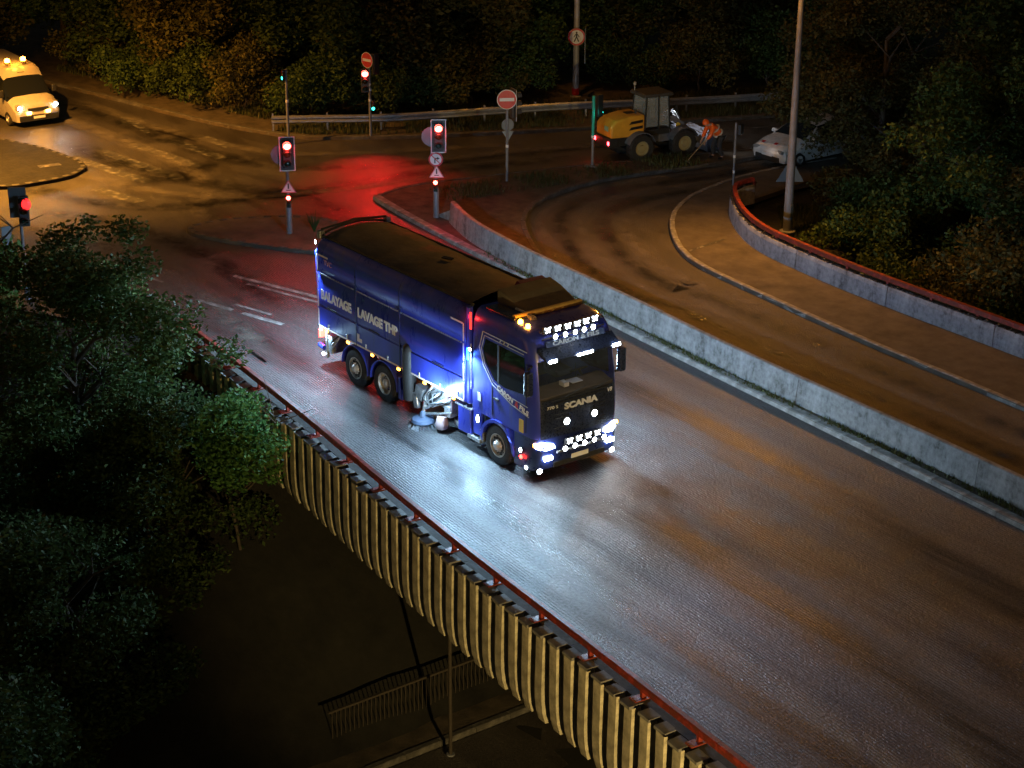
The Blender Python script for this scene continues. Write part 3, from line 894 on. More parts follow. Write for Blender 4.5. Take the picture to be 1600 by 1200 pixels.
# front lettering
text('SCANIA', 0.2, (1.535, 0.0, 1.81), (R(90), 0, R(90)), pm('chrome', (0.75, 0.75, 0.77), 0.4, 0.2, var=0.1), TR, width=0.98, extrude=0.012, name='maker_lettering', bold=0.008)
text('770 S', 0.1, (1.52, -0.82, 1.86), (R(90), 0, R(86)), M_LETTER, TR, width=0.3, extrude=0.004, name='model_lettering')
text('V8', 0.14, (1.52, 0.86, 1.92), (R(90), 0, R(94)), M_LETTER, TR, extrude=0.004, name='model_lettering', shear=0.2)
# roof: visor, light board, sign, deflector, roof bar
vis = MB()
vis.prism([(1.24, 3.16), (1.62, 3.02), (1.64, 3.05), (1.28, 3.28)], 'y', -1.08, 1.08)
vis.build('sun_visor', M_GRILLE, TR, bevel=0.02)
sg = MB(); sg.box((1.27, 0, 3.315), (0.07, 1.7, 0.15), ry=-0.2)
sg.build('roof_sign', pm('sign_panel_blue', (0.015, 0.03, 0.09), 0.4), TR, bevel=0.01)
text('CARON & FILS', 0.13, (1.315, 0.0, 3.32), (R(78), 0, R(90)), pm('sign_letters', (0.3, 0.36, 0.45), 0.5), TR, width=1.35, name='sign_lettering', bold=0.004)
MB().tube([(1.2, -0.9, 3.43), (1.24, 0, 3.43), (1.2, 0.9, 3.43)], 0.025, 6).tube([(1.14, -0.92, 3.6), (1.16, 0, 3.6), (1.14, 0.92, 3.6)], 0.025, 6).build('light_bar', M_CHASSIS, TR)
bar = MB(); bar.tube([(0.25, -0.98, 3.7), (0.27, -0.5, 3.715), (0.27, 0.5, 3.715), (0.25, 0.98, 3.7)], 0.075, 10)
bar.build('roof_bar', pm('sodium_lit_plastic', (0.5, 0.33, 0.1), 0.55, var=0.3, vscale=6), TR, smooth=50)  # yellow tone paints in sodium light falling from above
df = MB()
df.prism([(-0.98, 3.62), (0.1, 3.66), (-0.55, 3.9), (-0.98, 3.98)], 'y', -0.55, 1.02)
df.build('roof_deflector', M_TARP, TR, bevel=0.03)
MB().box((-0.2, -0.85, 3.69), (1.1, 0.4, 0.06)).build('roof_hatch', M_GRILLE, TR, bevel=0.02)
MB().tube([(0.55, -0.62, 3.66), (0.2, -0.62, 3.74), (-0.15, -0.62, 3.74)], [0.09, 0.035, 0.03], 10).build('air_horn', M_ALU, TR, smooth=40)
# lamps: griffin LED lamps, round lamps
gb = MB()
for a, L in ((0.6, 0.085), (-0.6, 0.085), (2.2, 0.06), (-2.35, 0.07), (0.05, 0.05), (3.3, 0.05)):
    gb.box((0, math.cos(a)*L*0.5, math.sin(a)*L*0.5), (0.012, L, 0.026), rx=a)
gb.box((0, 0.0, 0.0), (0.012, 0.05, 0.05), rx=0.7)
gb.box((0, 0.06, 0.058), (0.012, 0.045, 0.022), rx=0.1).box((0, -0.06, 0.05), (0.012, 0.03, 0.03), rx=0.4)
GRIF = gb.mesh('led_emblem', E_WHITE2)
hs = MB().lathe([(0.075, -0.06), (0.09, -0.01), (0.09, 0.0)], (0, 0, 0), (1, 0, 0), 16).mesh('lamp_housing', M_CHASSIS)
rl = MB().lathe([(0.066, 0.0), (0.06, 0.012), (0.03, 0.022), (0.0, 0.024)], (0, 0, 0), (1, 0, 0), 16).mesh('lamp_lens', E_WHITE)
gh = MB().box((-0.03, 0, 0), (0.05, 0.24, 0.17)).mesh('lamp_housing', M_CHASSIS)
def lamp(x, y, z, kind, parent=TR, sc=1.0):
    if kind == 'g':
        o = inst('emblem_lamp', gh, parent, (x, y, z), scale=(1, sc, sc)); inst('led_emblem', GRIF, o, (0.006, 0, 0))
    else:
        o = inst('spot_lamp', hs, parent, (x, y, z), scale=(sc, sc, sc)); inst('lens', rl, o, (0.004, 0, 0))
    return o
for k in range(6): lamp(1.20-0.02*abs(k-2.5), -0.70+0.275*k, 3.60, 'g', sc=0.98)
for k in range(5): lamp(1.28-0.015*abs(k-2), -0.55+0.275*k, 3.455, 'r', sc=0.85)
for y in (-0.93, 0.93):
    o = MB().box((1.655, y, 3.06), (0.03, 0.22, 0.075)).build('visor_lamp', E_WHITE, TR, bevel=0.03)
for y in (-0.16, 0, 0.16):
    o = MB().box((1.66, y, 3.06), (0.03, 0.13, 0.06)).build('visor_lamp', E_WHITE, TR, bevel=0.025)
for y in (-0.41, 0.41): lamp(1.54, y, 1.44, 'r', sc=1.15)
MB().tube([(1.62, -0.75, 0.78), (1.66, 0, 0.78), (1.62, 0.75, 0.78)], 0.03, 6).tube([(1.6, -0.5, 1.0), (1.63, 0, 1.0), (1.6, 0.5, 1.0)], 0.02, 6).tube([(1.45, -0.5, 0.7), (1.62, -0.5, 0.8)], 0.025, 6).tube([(1.45, 0.5, 0.7), (1.62, 0.5, 0.8)], 0.025, 6).build('bull_bar', M_ALU, TR)
for k in range(4): lamp(1.66, -0.41+0.275*k, 0.98, 'g', sc=0.95)
for k in range(5): lamp(1.68, -0.56+0.29*k, 0.84, 'r', sc=0.85)
for s in (-1, 1):
    hl = MB()
    pts = [(1.33, s*1.20, 0.99), (1.475, s*1.08, 1.03), (1.52, s*0.78, 0.95), (1.53, s*0.74, 0.86), (1.5, s*0.98, 0.83), (1.38, s*1.18, 0.88)]
    hl.add(pts, [tuple(range(6))]); hl.add([(p[0]+0.012, p[1]+s*0.004, p[2]) for p in pts], [tuple(range(6))])
    for q in range(6):
        p0, p1 = pts[q], pts[(q+1) % 6]
        hl.add([p0, p1, (p1[0]+0.012, p1[1]+s*0.004, p1[2]), (p0[0]+0.012, p0[1]+s*0.004, p0[2])], [(0, 1, 2, 3)])
    hd = hl.build('headlight', E_WHITE, TR)
    MB().box((1.52, s*0.92, 0.62), (0.03, 0.24, 0.1)).build('fog_lamp', E_WHITE, TR, bevel=0.03)
    lamp(1.40, s*1.08, 0.30, 'r', sc=1.0)
    o = lamp(1.1, s*1.24, 0.33, 'r', sc=0.7); o.rotation_euler = (0, 0, s*R(90))
    MB().box((1.38, s*1.235, 0.97), (0.05, 0.02, 0.07)).build('indicator', E_AMBER, TR)
    MB().lathe([(0.05, 0), (0.045, .025), (0, .03)], (0.95, s*1.27, 0.56), (0, s, 0), 10).build('side_reflector', E_RED, TR)
for x, z in ((0.50, 3.63), (0.78, 3.60)):
    bc = MB().lathe([(0.06, 0), (0.06, 0.03)], (x, -0.98, z-0.02), (0, 0, 1), 12).build('beacon_base', M_CHASSIS, TR)
    MB().lathe([(0.055, 0), (0.055, 0.07), (0.03, 0.1), (0, 0.105)], (x, -0.98, z+0.01), (0, 0, 1), 12).build('beacon', E_AMBER2, TR, smooth=50)

# ---- chassis
for y in (-0.42, 0.42):
    MB().box((-3.6, y, 0.86), (8.4, 0.09, 0.28)).build('frame_rail', M_CHASSIS, TR)
MB().box((-1.12, 0, 1.1), (0.2, 2.2, 0.2)).build('cross_member', M_CHASSIS, TR)
for x in (0, -4.83, -6.18):
    MB().tube([(x, -1.0, 0.5), (x, 1.0, 0.5)], 0.09, 8).build('axle', M_CHASSIS, TR)
# wheels
ty = MB().lathe([(0.29, -0.14), (0.40, -0.16), (0.475, -0.145), (0.5, -0.11), (0.5, 0.11), (0.475, 0.145), (0.40, 0.16), (0.29, 0.14), (0.28, 0.0), (0.29, -0.14)], (0, 0, 0), (0, 1, 0), 40, caps=False)
for k in range(44):
    a = 2*math.pi*k/44
    ty.box((0.503*math.cos(a), 0.07, 0.503*math.sin(a)), (0.02, 0.09, 0.045), ry=-a).box((0.503*math.cos(a+.07), -0.07, 0.503*math.sin(a+.07)), (0.02, 0.09, 0.045), ry=-a-.07)
TYRE = ty.mesh('tyre', M_RUBBER, 35)
def rim_mesh(front):
    m = MB()
    if front:   # convex face with hub, outer side = -y
        m.lathe([(0.295, -0.15), (0.27, -0.155), (0.26, -0.11), (0.21, -0.07), (0.15, -0.10), (0.12, -0.17), (0.08, -0.20), (0.0, -0.205)], (0, 0, 0), (0, 1, 0), 30, caps=False)
        rr_ = 0.165
        yb = -0.11
    else:       # deep dished
        m.lathe([(0.295, -0.15), (0.27, -0.155), (0.255, -0.05), (0.2, 0.0), (0.13, 0.0), (0.125, -0.1), (0.07, -0.12), (0.0, -0.12)], (0, 0, 0), (0, 1, 0), 30, caps=False)
        rr_ = 0.165
        yb = -0.01
    return m.mesh('rim', pm('rim_alloy', (0.55, 0.5, 0.44), 0.4, 0.6, var=0.35, vscale=9), 35), rr_, yb
hole = MB().lathe([(0.03, 0), (0.03, -0.012), (0, -0.012)], (0, 0, 0), (0, 1, 0), 8).mesh('rim_hole', M_CHASSIS)
nut = MB().lathe([(0.016, 0), (0.016, -0.04), (0, -0.05)], (0, 0, 0), (0, 1, 0), 6).mesh('wheel_nut', M_STEEL)
BAND = MB().lathe([(0.2, 0.0), (0.2, -0.012), (0.12, -0.012)], (0, 0, 0), (0, 1, 0), 24, caps=False).mesh('rim_band', M_CHASSIS)
HUBM = MB().lathe([(0.1, 0.02), (0.1, -0.06), (0.07, -0.09), (0, -0.095)], (0, 0, 0), (0, 1, 0), 18).mesh('hub', pm('hub_grey', (0.5, 0.48, 0.45), 0.4, 0.5), 40)
RF = rim_mesh(True); RR_ = rim_mesh(False)
def wheel(x, s, rim):
    w = inst('wheel', TYRE, TR, (x, s*1.10, 0.5), (0, 0, 0 if s < 0 else math.pi))
    rr = inst('rim', rim[0], w); inst('rim_band', BAND, w, (0, rim[2]-0.004, 0)); inst('hub', HUBM, w, (0, rim[2]-0.03, 0))
    for k in range(10):
        a = 2*math.pi*k/10
        if rim is RF: inst('rim_hole', hole, w, (0.232*math.cos(a), -0.092, 0.232*math.sin(a)))
        inst('wheel_nut', nut, w, (0.15*math.cos(a+.3), rim[2]-0.012, 0.15*math.sin(a+.3)))
    return w
for s in (-1, 1):
    wheel(0, s, RF); wheel(-4.83, s, RR_); wheel(-6.18, s, RF)
    for x in (-4.83, -6.18):
        ar = MB()
        arc = [(0.62*math.cos(R(t)), 0.52+0.6*math.sin(R(t))) for t in range(-4, 185, 11)]
        for (xa, za), (xb, zb) in zip(arc, arc[1:]):
            for y0, y1 in ((s*0.9, s*1.28),):
                sc = 0.965
                ar.add([(x+xa, y0, za), (x+xb, y0, zb), (x+xb, y1, zb), (x+xa, y1, za),
                        (x+xa*sc, y0, .52+(za-.52)*sc), (x+xb*sc, y0, .52+(zb-.52)*sc), (x+xb*sc, y1, .52+(zb-.52)*sc), (x+xa*sc, y1, .52+(za-.52)*sc)],
                       [(0, 1, 2, 3), (7, 6, 5, 4), (3, 2, 6, 7), (1, 0, 4, 5)])
        weld(ar.build('mudguard', M_BLUE, TR))
    MB().box((-4.12, s*1.16, 0.62), (0.1, 0.22, 0.6)).box((-4.08, s*1.2, 0.45), (0.12, 0.1, 0.3)).build('mudguard_end', M_BLUE, TR, bevel=0.02)

# ---- hopper body
X0, X1 = -7.92, -1.27
prof = [(1.20, 1.16), (1.27, 1.2), (1.27, 1.74), (1.25, 1.76), (1.25, 1.8), (1.27, 1.82), (1.27, 2.5), (1.235, 2.56), (1.235, 2.78), (1.27, 2.84), (1.27, 3.22), (1.2, 3.42), (1.05, 3.56), (0.98, 3.60)]
core = MB().prism([(-1.19, 1.16), (1.19, 1.16), (1.19, 3.2), (1.0, 3.52), (-1.0, 3.52), (-1.19, 3.2)], 'x', X0+0.03, X1-0.03)
core.build('hopper', M_BLUE_D, TR)
cuts = [X0, -6.05, -4.05, X1]
for s in (-1, 1):
    for a, b2 in zip(cuts, cuts[1:]):
        m = MB()
        for xa, xb in ((a+0.008, b2-0.008),):
            vs = [(xa, s*y, z) for y, z in prof]+[(xb, s*y, z) for y, z in prof]
            k = len(prof)
            m.add(vs, [(i, i+1, k+i+1, k+i) for i in range(k-1)])
            # returns into the joint
            m.add([(xa, s*y, z) for y, z in prof]+[(xa, s*(y-0.04), z) for y, z in prof], [(i, i+1, k+i+1, k+i) for i in range(k-1)])
            m.add([(xb, s*y, z) for y, z in prof]+[(xb, s*(y-0.04), z) for y, z in prof], [(i, i+1, k+i+1, k+i) for i in range(k-1)])
        weld(m.build('side_panel', M_BLUE, TR))
    for a in (-6.05, -4.05):
        MB().box((a, s*1.255, 2.2), (0.03, 0.05, 2.05)).build('panel_hinge', M_BLUE_D, TR)
MB().prism([(-1.2, 1.2), (1.2, 1.2), (1.24, 3.2), (1.0, 3.55), (-1.0, 3.55), (-1.24, 3.2)], 'x', X0-0.12, X0-0.02).build('rear_door', M_BLUE, TR, bevel=0.03)
# tarpaulin with slight sag and seams
tp = MB()
nx, ny = 40, 17
rs = np.random.RandomState(5)
jit = np.cumsum(rs.randn(nx+1)*0.006)
jit -= np.linspace(jit[0], jit[-1], nx+1)
vs = []
for i in range(nx+1):
    x = X0+0.05+(X1-X0-0.15)*i/nx
    for j in range(ny):
        u = -1+2*j/(ny-1)
        y = 1.02*u
        z = 3.60+0.15*(1-u*u)+jit[i]+0.012*math.cos(i*math.pi/5)*(1-u*u)+rs.randn()*0.003
        vs.append((x, y, z))
tp.add(vs, [(i*ny+j, (i+1)*ny+j, (i+1)*ny+j+1, i*ny+j+1) for i in range(nx) for j in range(ny-1)])
tp.build('tarpaulin', M_TARP, TR, smooth=180)
MB().tube([(X0, -1.03, 3.60), (X1, -1.03, 3.60)], 0.035, 8).build('tarpaulin_roller', M_CHASSIS, TR, smooth=60)
MB().tube([(X0, 1.03, 3.60), (X1, 1.03, 3.60)], 0.035, 8).build('tarpaulin_roller', M_CHASSIS, TR, smooth=60)
MB().box((-4.05, 0.2, 3.78), (0.28, 0.14, 0.03), rz=0.3).build('tarpaulin_patch', M_BLACK, TR)
arch = [(-8.02, 1.0*u, 3.62+0.16*(1-u*u)) for u in np.linspace(-1, 1, 11)]
MB().tube(arch, 0.035, 6).tube([(-8.05, -1.0, 3.74), (-8.05, 0, 3.84), (-8.05, 1.0, 3.74)], 0.03, 6).build('rear_hoop', M_CHASSIS, TR)
MB().box((-8.05, -1.03, 3.62), (0.16, 0.16, 0.2)).box((-8.05, 1.03, 3.62), (0.16, 0.16, 0.22)).build('hoop_bracket', M_STEEL, TR, bevel=0.01)
MB().prism([(-1.65, 3.5), (-1.25, 3.5), (-1.25, 3.86), (-1.4, 3.88)], 'y', 0.35, 1.1).build('front_flap', pm('flap_purple', (0.16, 0.02, 0.1), 0.6), TR)
# front post with marker strip
for s in (-1, 1):
    MB().box((-1.17, s*1.2, 2.4), (0.13, 0.12, 2.45)).build('front_post', M_BLUE, TR, bevel=0.02)
    MB().box((-1.08, s*1.24, 3.30), (0.04, 0.03, 0.42)).build('marker_strip', em('marker_red', (1, .03, .02), 2.2), TR)
    MB().box((-1.17, s*1.265, 2.45), (0.07, 0.012, 0.3)).build('blue_strip_lamp', E_BLUE, TR)
    MB().tube([(-1.04, s*1.26, 1.6), (-1.03, s*1.27, 2.75)], 0.014, 6).build('grab_handle', M_STEEL, TR)
    o = inst('work_lamp', hs, TR, (-1.02, s*1.31, 2.62), (0, 0, s*R(90)), (0.7, 0.7, 0.7)); inst('lens', rl, o, (0.004, 0, 0))
    o = inst('work_lamp', hs, TR, (-8.10, s*1.16, 3.42), (0, 0, s*R(120)), (0.8, 0.8, 0.8)); inst('lens', rl, o, (0.004, 0, 0))
    o = inst('work_lamp', hs, TR, (-0.72, s*1.30, 0.95), (0, 0, s*R(90)), (0.7, 0.7, 1.5)); inst('lens', rl, o, (0.004, 0, 0))
    o = inst('work_lamp', hs, TR, (0.92, s*1.27, 0.72), (0, 0, s*R(100)), (0.8, 0.8, 0.8)); inst('lens', rl, o, (0.004, 0, 0))
    # reflective tape
    t = MB()
    t.box(((X0+X1)/2, s*1.276, 1.205), (X1-X0-0.1, 0.006, 0.045)).build('reflective_tape', M_TAPE, TR)
    for xx, dz in ((X0+0.05, 1), (X1-0.06, 1)):
        for k in range(4):
            MB().box((xx, s*1.277, 1.45+k*0.5), (0.04, 0.006, 0.44)).build('reflective_tape', M_TAPE, TR)
    MB().box((X0+0.32, s*1.277, 3.17), (0.5, 0.006, 0.045)).build('reflective_tape', M_TAPE, TR)
    MB().box((X1-0.32, s*1.277, 3.17), (0.5, 0.006, 0.045)).build('reflective_tape', M_TAPE, TR)
    MB().box((-5.9, s*1.277, 1.36), (0.22, 0.006, 0.1)).box((-5.96, s*1.277, 1.46), (0.1, 0.006, 0.12)).build('panel_sticker', M_TAPE, TR)
    for x in (-7.5, -6.47, -5.32, -4.12, -2.97, -1.75):
        MB().box((x, s*1.275, 1.13), (0.11, 0.04, 0.06)).build('side_marker', E_AMBER, TR, bevel=0.015)
    MB().box((-1.55, s*1.2, 0.98), (0.07, 0.04, 0.09)).build('side_marker', E_AMBER, TR, bevel=0.015)
    MB().box((-1.32, s*1.12, 0.72), (0.5, 0.3, 0.66)).build('side_locker', M_BLUE, TR, bevel=0.02)
    MB().box((-1.32, s*1.14, 1.07), (0.62, 0.34, 0.03)).build('locker_top', M_ALU, TR)
for s in (-1, 1):
    for x in (-7.4, -6.5, -5.6, -4.6, -3.2, -2.3, -1.6):
        MB().box((x, s*1.28, 1.28), (0.05, 0.025, 0.12)).build('panel_latch', M_STEEL, TR, bevel=0.008)
    for x in (-7.2, -5.2, -2.4):
        MB().box((x, s*1.28, 1.80), (0.5, 0.02, 0.03)).build('panel_handle', M_CHASSIS, TR, bevel=0.008)
    MB().box((-6.95, s*1.275, 2.67), (1.6, 0.02, 0.03)).box((-2.7, s*1.275, 2.67), (2.6, 0.02, 0.03)).box((-5.05, s*1.275, 2.67), (1.9, 0.02, 0.03)).build('trim_rail', M_ALU, TR)
text('BALAYAGE', 0.34, (-7.0, -1.279, 2.1), (R(90), 0, 0), M_LETTER, TR, width=1.46, name='side_lettering', bold=0.016)
text('LAVAGE THP', 0.34, (-5.06, -1.279, 2.1), (R(90), 0, 0), M_LETTER, TR, width=1.82, name='side_lettering', bold=0.016)
text('TVC', 0.2, (-7.35, -1.279, 3.02), (R(90), 0, 0), pm('pink_lettering', (0.6, 0.3, 0.35), 0.5), TR, name='side_lettering')
# black suction pipe let into the side
MB().tube([(-3.72, -1.2, 0.45), (-3.72, -1.22, 1.0), (-3.72, -1.22, 1.75)], 0.17, 14).lathe([(0.17, 0), (0.15, 0.1), (0.09, 0.17), (0, 0.19)], (-3.72, -1.22, 1.75), (0, 0, 1), 14).build('suction_pipe', M_CHASSIS, TR, smooth=50)
MB().tube([(-3.72, 1.2, 0.45), (-3.72, 1.22, 1.75)], 0.17, 14).build('suction_pipe', M_CHASSIS, TR, smooth=50)
# ---- sweeping gear
for s in (-1, 1):
    MB().box((-2.5, s*0.95, 0.85), (0.9, 0.35, 0.45)).box((-2.2, s*1.0, 0.6), (0.25, 0.3, 0.3)).build('brush_carrier', M_STEEL, TR, bevel=0.02)
    for pts, r in (([(-2.05, 1.05, 0.95), (-2.4, 1.18, 0.75), (-2.9, 1.3, 0.5)], 0.04), ([(-2.05, 1.1, 0.6), (-2.5, 1.22, 0.45), (-2.95, 1.32, 0.35)], 0.035),
                   ([(-2.85, 1.1, 1.05), (-2.95, 1.25, 0.8), (-2.95, 1.32, 0.4)], 0.045), ([(-3.25, 1.0, 0.75), (-3.1, 1.2, 0.5), (-2.95, 1.32, 0.4)], 0.03)):
        MB().tube([(x, s*y, z) for x, y, z in pts], r, 8).build('brush_arm', M_ALU, TR, smooth=60)
    for q in range(5):
        rr = random.Random(q)
        pts = [(-2.1-0.2*q, s*1.05, 1.05), (-2.3-0.15*q+rr.uniform(-.2, .2), s*1.28, 0.85+rr.uniform(-.15, .15)), (-2.7+rr.uniform(-.2, .2), s*1.3, 0.65), (-2.9, s*1.25, 0.5)]
        MB().tube(smooth_path(pts, 4), 0.02, 6).build('hydraulic_hose', M_CHASSIS if q % 2 else M_STEEL, TR, smooth=60)
    MB().box((-3.3, s*1.12, 0.75), (0.32, 0.26, 0.34), ry=0.25).box((-3.45, s*1.2, 0.5), (0.18, 0.1, 0.4), ry=-0.2).build('motor_housing', M_STEEL, TR, bevel=0.02)
    MB().lathe([(0.05, 0.42), (0.08, 0.34), (0.1, 0.27), (0.27, 0.22), (0.30, 0.15), (0.2, 0.13)], (-2.95, s*1.35, 0), (0, 0, 1), 18).build('brush_hub', pm('brush_blue', (0.06, 0.08, 0.13), 0.5), TR, smooth=40)
    bb = MB()
    rr = random.Random(3)
    for k in range(130):
        a = rr.uniform(0, 6.283); r0 = rr.uniform(.16, .23); r1 = r0+rr.uniform(.08, .2)
        bb.tube([(-2.95+r0*math.cos(a), s*1.35+s*r0*math.sin(a), 0.18), (-2.95+r1*math.cos(a), s*1.35+s*r1*math.sin(a), 0.015)], 0.006, 3, caps=False)
    o = bb.build('brush_bristles', pm('bristle', (0.15, 0.16, 0.18), 0.6), TR); o['kind'] = 'stuff'
    MB().lathe([(0.14, 0), (0.17, 0.12), (0.12, 0.3)], (-2.35, s*1.2, 0.12), (0, 0, 1), 16).build('nozzle', pm('nozzle_rubber', (0.35, 0.25, 0.25), 0.7), TR, smooth=40)
    MB().box((-1.9, s*1.0, 0.35), (0.5, 0.1, 0.12), rz=0.3*s).build('spray_bar', M_STEEL, TR)
    # hanging gear at the rear
    MB().box((-7.5, s*0.95, 0.75), (0.25, 0.5, 0.5)).build('rear_bracket', M_STEEL, TR, bevel=0.02)
    MB().tube([(-7.62, s*1.18, 1.12), (-7.62, s*1.2, 0.35)], 0.05, 8).build('spray_pipe', M_ALU, TR, smooth=50)
    MB().tube([(-7.95, s*1.22, 0.62), (-7.65, s*1.26, 0.62)], 0.07, 10).build('blue_filter', M_BLUE, TR, smooth=50)
    MB().box((-7.98, s*1.12, 0.92), (0.08, 0.2, 0.24)).build('tail_lamp', E_RED, TR, bevel=0.02)
    MB().box((-7.8, s*1.27, 1.12), (0.09, 0.04, 0.07)).build('rear_marker_lamp', E_WHITE, TR, bevel=0.01)
    MB().box((-7.75, s*1.25, 0.42), (0.07, 0.04, 0.07)).build('rear_marker_lamp', E_WHITE, TR, bevel=0.01)
    for q in range(3):
        MB().tube(smooth_path([(-7.2, s*1.0, 1.05), (-7.35, s*1.2, 0.9-0.1*q), (-7.5, s*1.15, 0.6-0.05*q)], 4), 0.025, 6).build('hydraulic_hose', M_ALU if q else M_CHASSIS, TR, smooth=60)
MB().box((-7.9, 0, 0.6), (0.12, 2.3, 0.14)).build('rear_bar', M_CHASSIS, TR)
MB().box((-2.4, 0, 0.75), (2.2, 1.3, 0.55)).build('water_tank', M_CHASSIS, TR, bevel=0.04)

# ---- light given off by the truck's lamps
for s in (-1, 1):
    add_light('work_light', 'SPOT', (-1.02, s*1.36, 2.62), 1100 if s < 0 else 900, LED, (0.1, s*0.8, -0.75), 0.04, 165, 0.7, TR)
    add_light('work_light', 'SPOT', (-8.14, s*1.26, 3.40), 1500 if s < 0 else 1000, LED, (-0.25, s*0.6, -0.9), 0.05, 150, 0.6, TR)
    add_light('work_light', 'SPOT', (-0.72, s*1.36, 0.95), 160, LED, (-0.1, s*0.8, -0.6), 0.04, 150, 0.7, TR)
    add_light('work_light', 'SPOT', (0.92, s*1.33, 0.72), 55, LED, (0.35, s*0.8, -0.1), 0.04, 150, 0.7, TR)
    add_light('brush_light', 'POINT', (-2.3, s*1.6, 1.08), 150, LED, None, 0.04, parent=TR)
    add_light('rear_gear_light', 'POINT', (-7.75, s*1.45, 0.9), 30, LED, None, 0.04, parent=TR)
    add_light('headlight_beam', 'SPOT', (1.62, s*0.98, 0.93), 420, LED, (1.0, s*0.1, -0.03), 0.05, 50, 0.9, TR)
    add_light('fog_beam', 'SPOT', (1.6, s*0.92, 0.62), 45, LED, (0.8, s*0.8, -0.08), 0.05, 100, 0.9, TR)
    add_light('tail_light', 'POINT', (-8.12, s*1.14, 0.92), 5, REDL, None, 0.04, parent=TR)
    add_light('red_marker', 'POINT', (-1.1, s*1.34, 3.38), 6, REDL, None, 0.05, parent=TR)
    add_light('blue_marker', 'POINT', (-1.17, s*1.36, 2.42), 7, (0.05, 0.2, 1.0), None, 0.05, parent=TR)
    add_light('side_red', 'POINT', (0.95, s*1.36, 0.5), 1.6, REDL, None, 0.04, parent=TR)
add_light('roof_beam', 'SPOT', (1.78, 0, 3.4), 1100, (0.5, 0.66, 1.0), (1.0, -0.22, -0.16), 0.25, 60, 0.9, TR)
add_light('roof_beam', 'SPOT', (1.78, -0.7, 3.3), 1050, LED, (0.55, -0.95, -0.48), 0.15, 80, 0.95, TR)
add_light('roof_beam', 'SPOT', (1.78, 0.7, 3.3), 260, LED, (0.5, 0.85, -0.62), 0.15, 88, 0.95, TR)
add_light('bull_bar_beam', 'SPOT', (1.8, 0, 0.9), 120, LED, (1.0, 0, -0.02), 0.15, 70, 0.9, TR)
add_light('beacon_light', 'POINT', (0.64, -1.0, 3.82), 6, (1.0, 0.35, 0.03), None, 0.06, parent=TR)

# ================================================================== STREET LAMPS
E_SODIUM = em('lit_sodium', SODIUM, 30)
def street_lamp(loc, h, arm_dir, arm_len, label, energy, r0=0.14, name='street_lamp', mat=None, angle=140, color=SODIUM, aim=None):
    t = empty(name, loc, label=label, cat='street lamp')
    mat = mat or M_GREYP
    MB().tube([(0, 0, 0), (0, 0, 1.2), (0, 0, h)], [r0, r0*0.93, r0*0.5], 14).build('pole', mat, t, smooth=50)
    MB().lathe([(r0*1.7, 0), (r0*1.7, 0.04), (r0*1.1, 0.06)], (0, 0, 0), (0, 0, 1), 14).build('base_plate', mat, t)
    MB().box((r0*0.9, 0, 0.75), (0.03, 0.12, 0.4), rz=0).build('access_door', M_GALV, t)
    d = Vector((arm_dir[0], arm_dir[1], 0)).normalized()
    e = d*arm_len
    MB().tube([(0, 0, h-0.15), (e.x*0.5, e.y*0.5, h+0.12), (e.x, e.y, h+0.2)], 0.045, 8).build('arm', mat, t, smooth=60)
    ang = math.atan2(d.y, d.x)
    hd = MB().prism([(-0.1, 0.06), (0.75, 0.02), (0.75, 0.1), (0.3, 0.2), (-0.1, 0.16)], 'y', -0.14, 0.14).build('lamp_head', M_GREYP, t, loc=(e.x, e.y, h+0.08), rz=ang, bevel=0.02)
    MB().box((0.4, 0, 0.02), (0.5, 0.2, 0.03)).build('diffuser', E_SODIUM, hd)
    add_light('sodium_light', 'SPOT', (e.x+d.x*0.4, e.y+d.y*0.4, h+0.06), energy, color, aim or (d.x*0.3, d.y*0.3, -1), 0.12, angle, 0.75 if aim else 0.6, t)
    add_light('sodium_spill', 'POINT', (e.x+d.x*0.4, e.y+d.y*0.4, h-0.1), energy*0.05, color, None, 0.12, parent=t)
    return t
LA = street_lamp((-9.28, 17.41, 0.0), 8.6, (0.1, -1), 1.4, 'tall tapered grey street lamp pole behind the curved parapet on the right', 3600, r0=0.155, angle=146, aim=(0.42, -0.62, -0.75))
LB = street_lamp((-27.72, 23.34, 0.1), 10.0, (0.5, -0.9), 1.2, 'grey street lamp pole carrying a round sign behind the guard rail', 350, mat=pm('pale_pole', (0.45, 0.44, 0.43), 0.5, 0.2), name='street_lamp')
street_lamp((-31.5, -5.8, -0.5), 9.5, (0.2, 1), 2.4, 'street lamp left of the crossing lighting the van road orange', 21000, aim=(-0.05, 0.42, -0.9), angle=104)
street_lamp((13.0, 14.4, 0.1), 9.0, (0, -1), 1.4, 'street lamp standing by the far parapet right of the picture', 700)
street_lamp((30.0, -14.5, -6.0), 8.0, (-0.7, 1), 1.2, 'street lamp beside the lower road under the bridge', 19000, r0=0.11, angle=36, aim=(-0.91, 0.41, -0.11), color=(1.0, 0.68, 0.24))
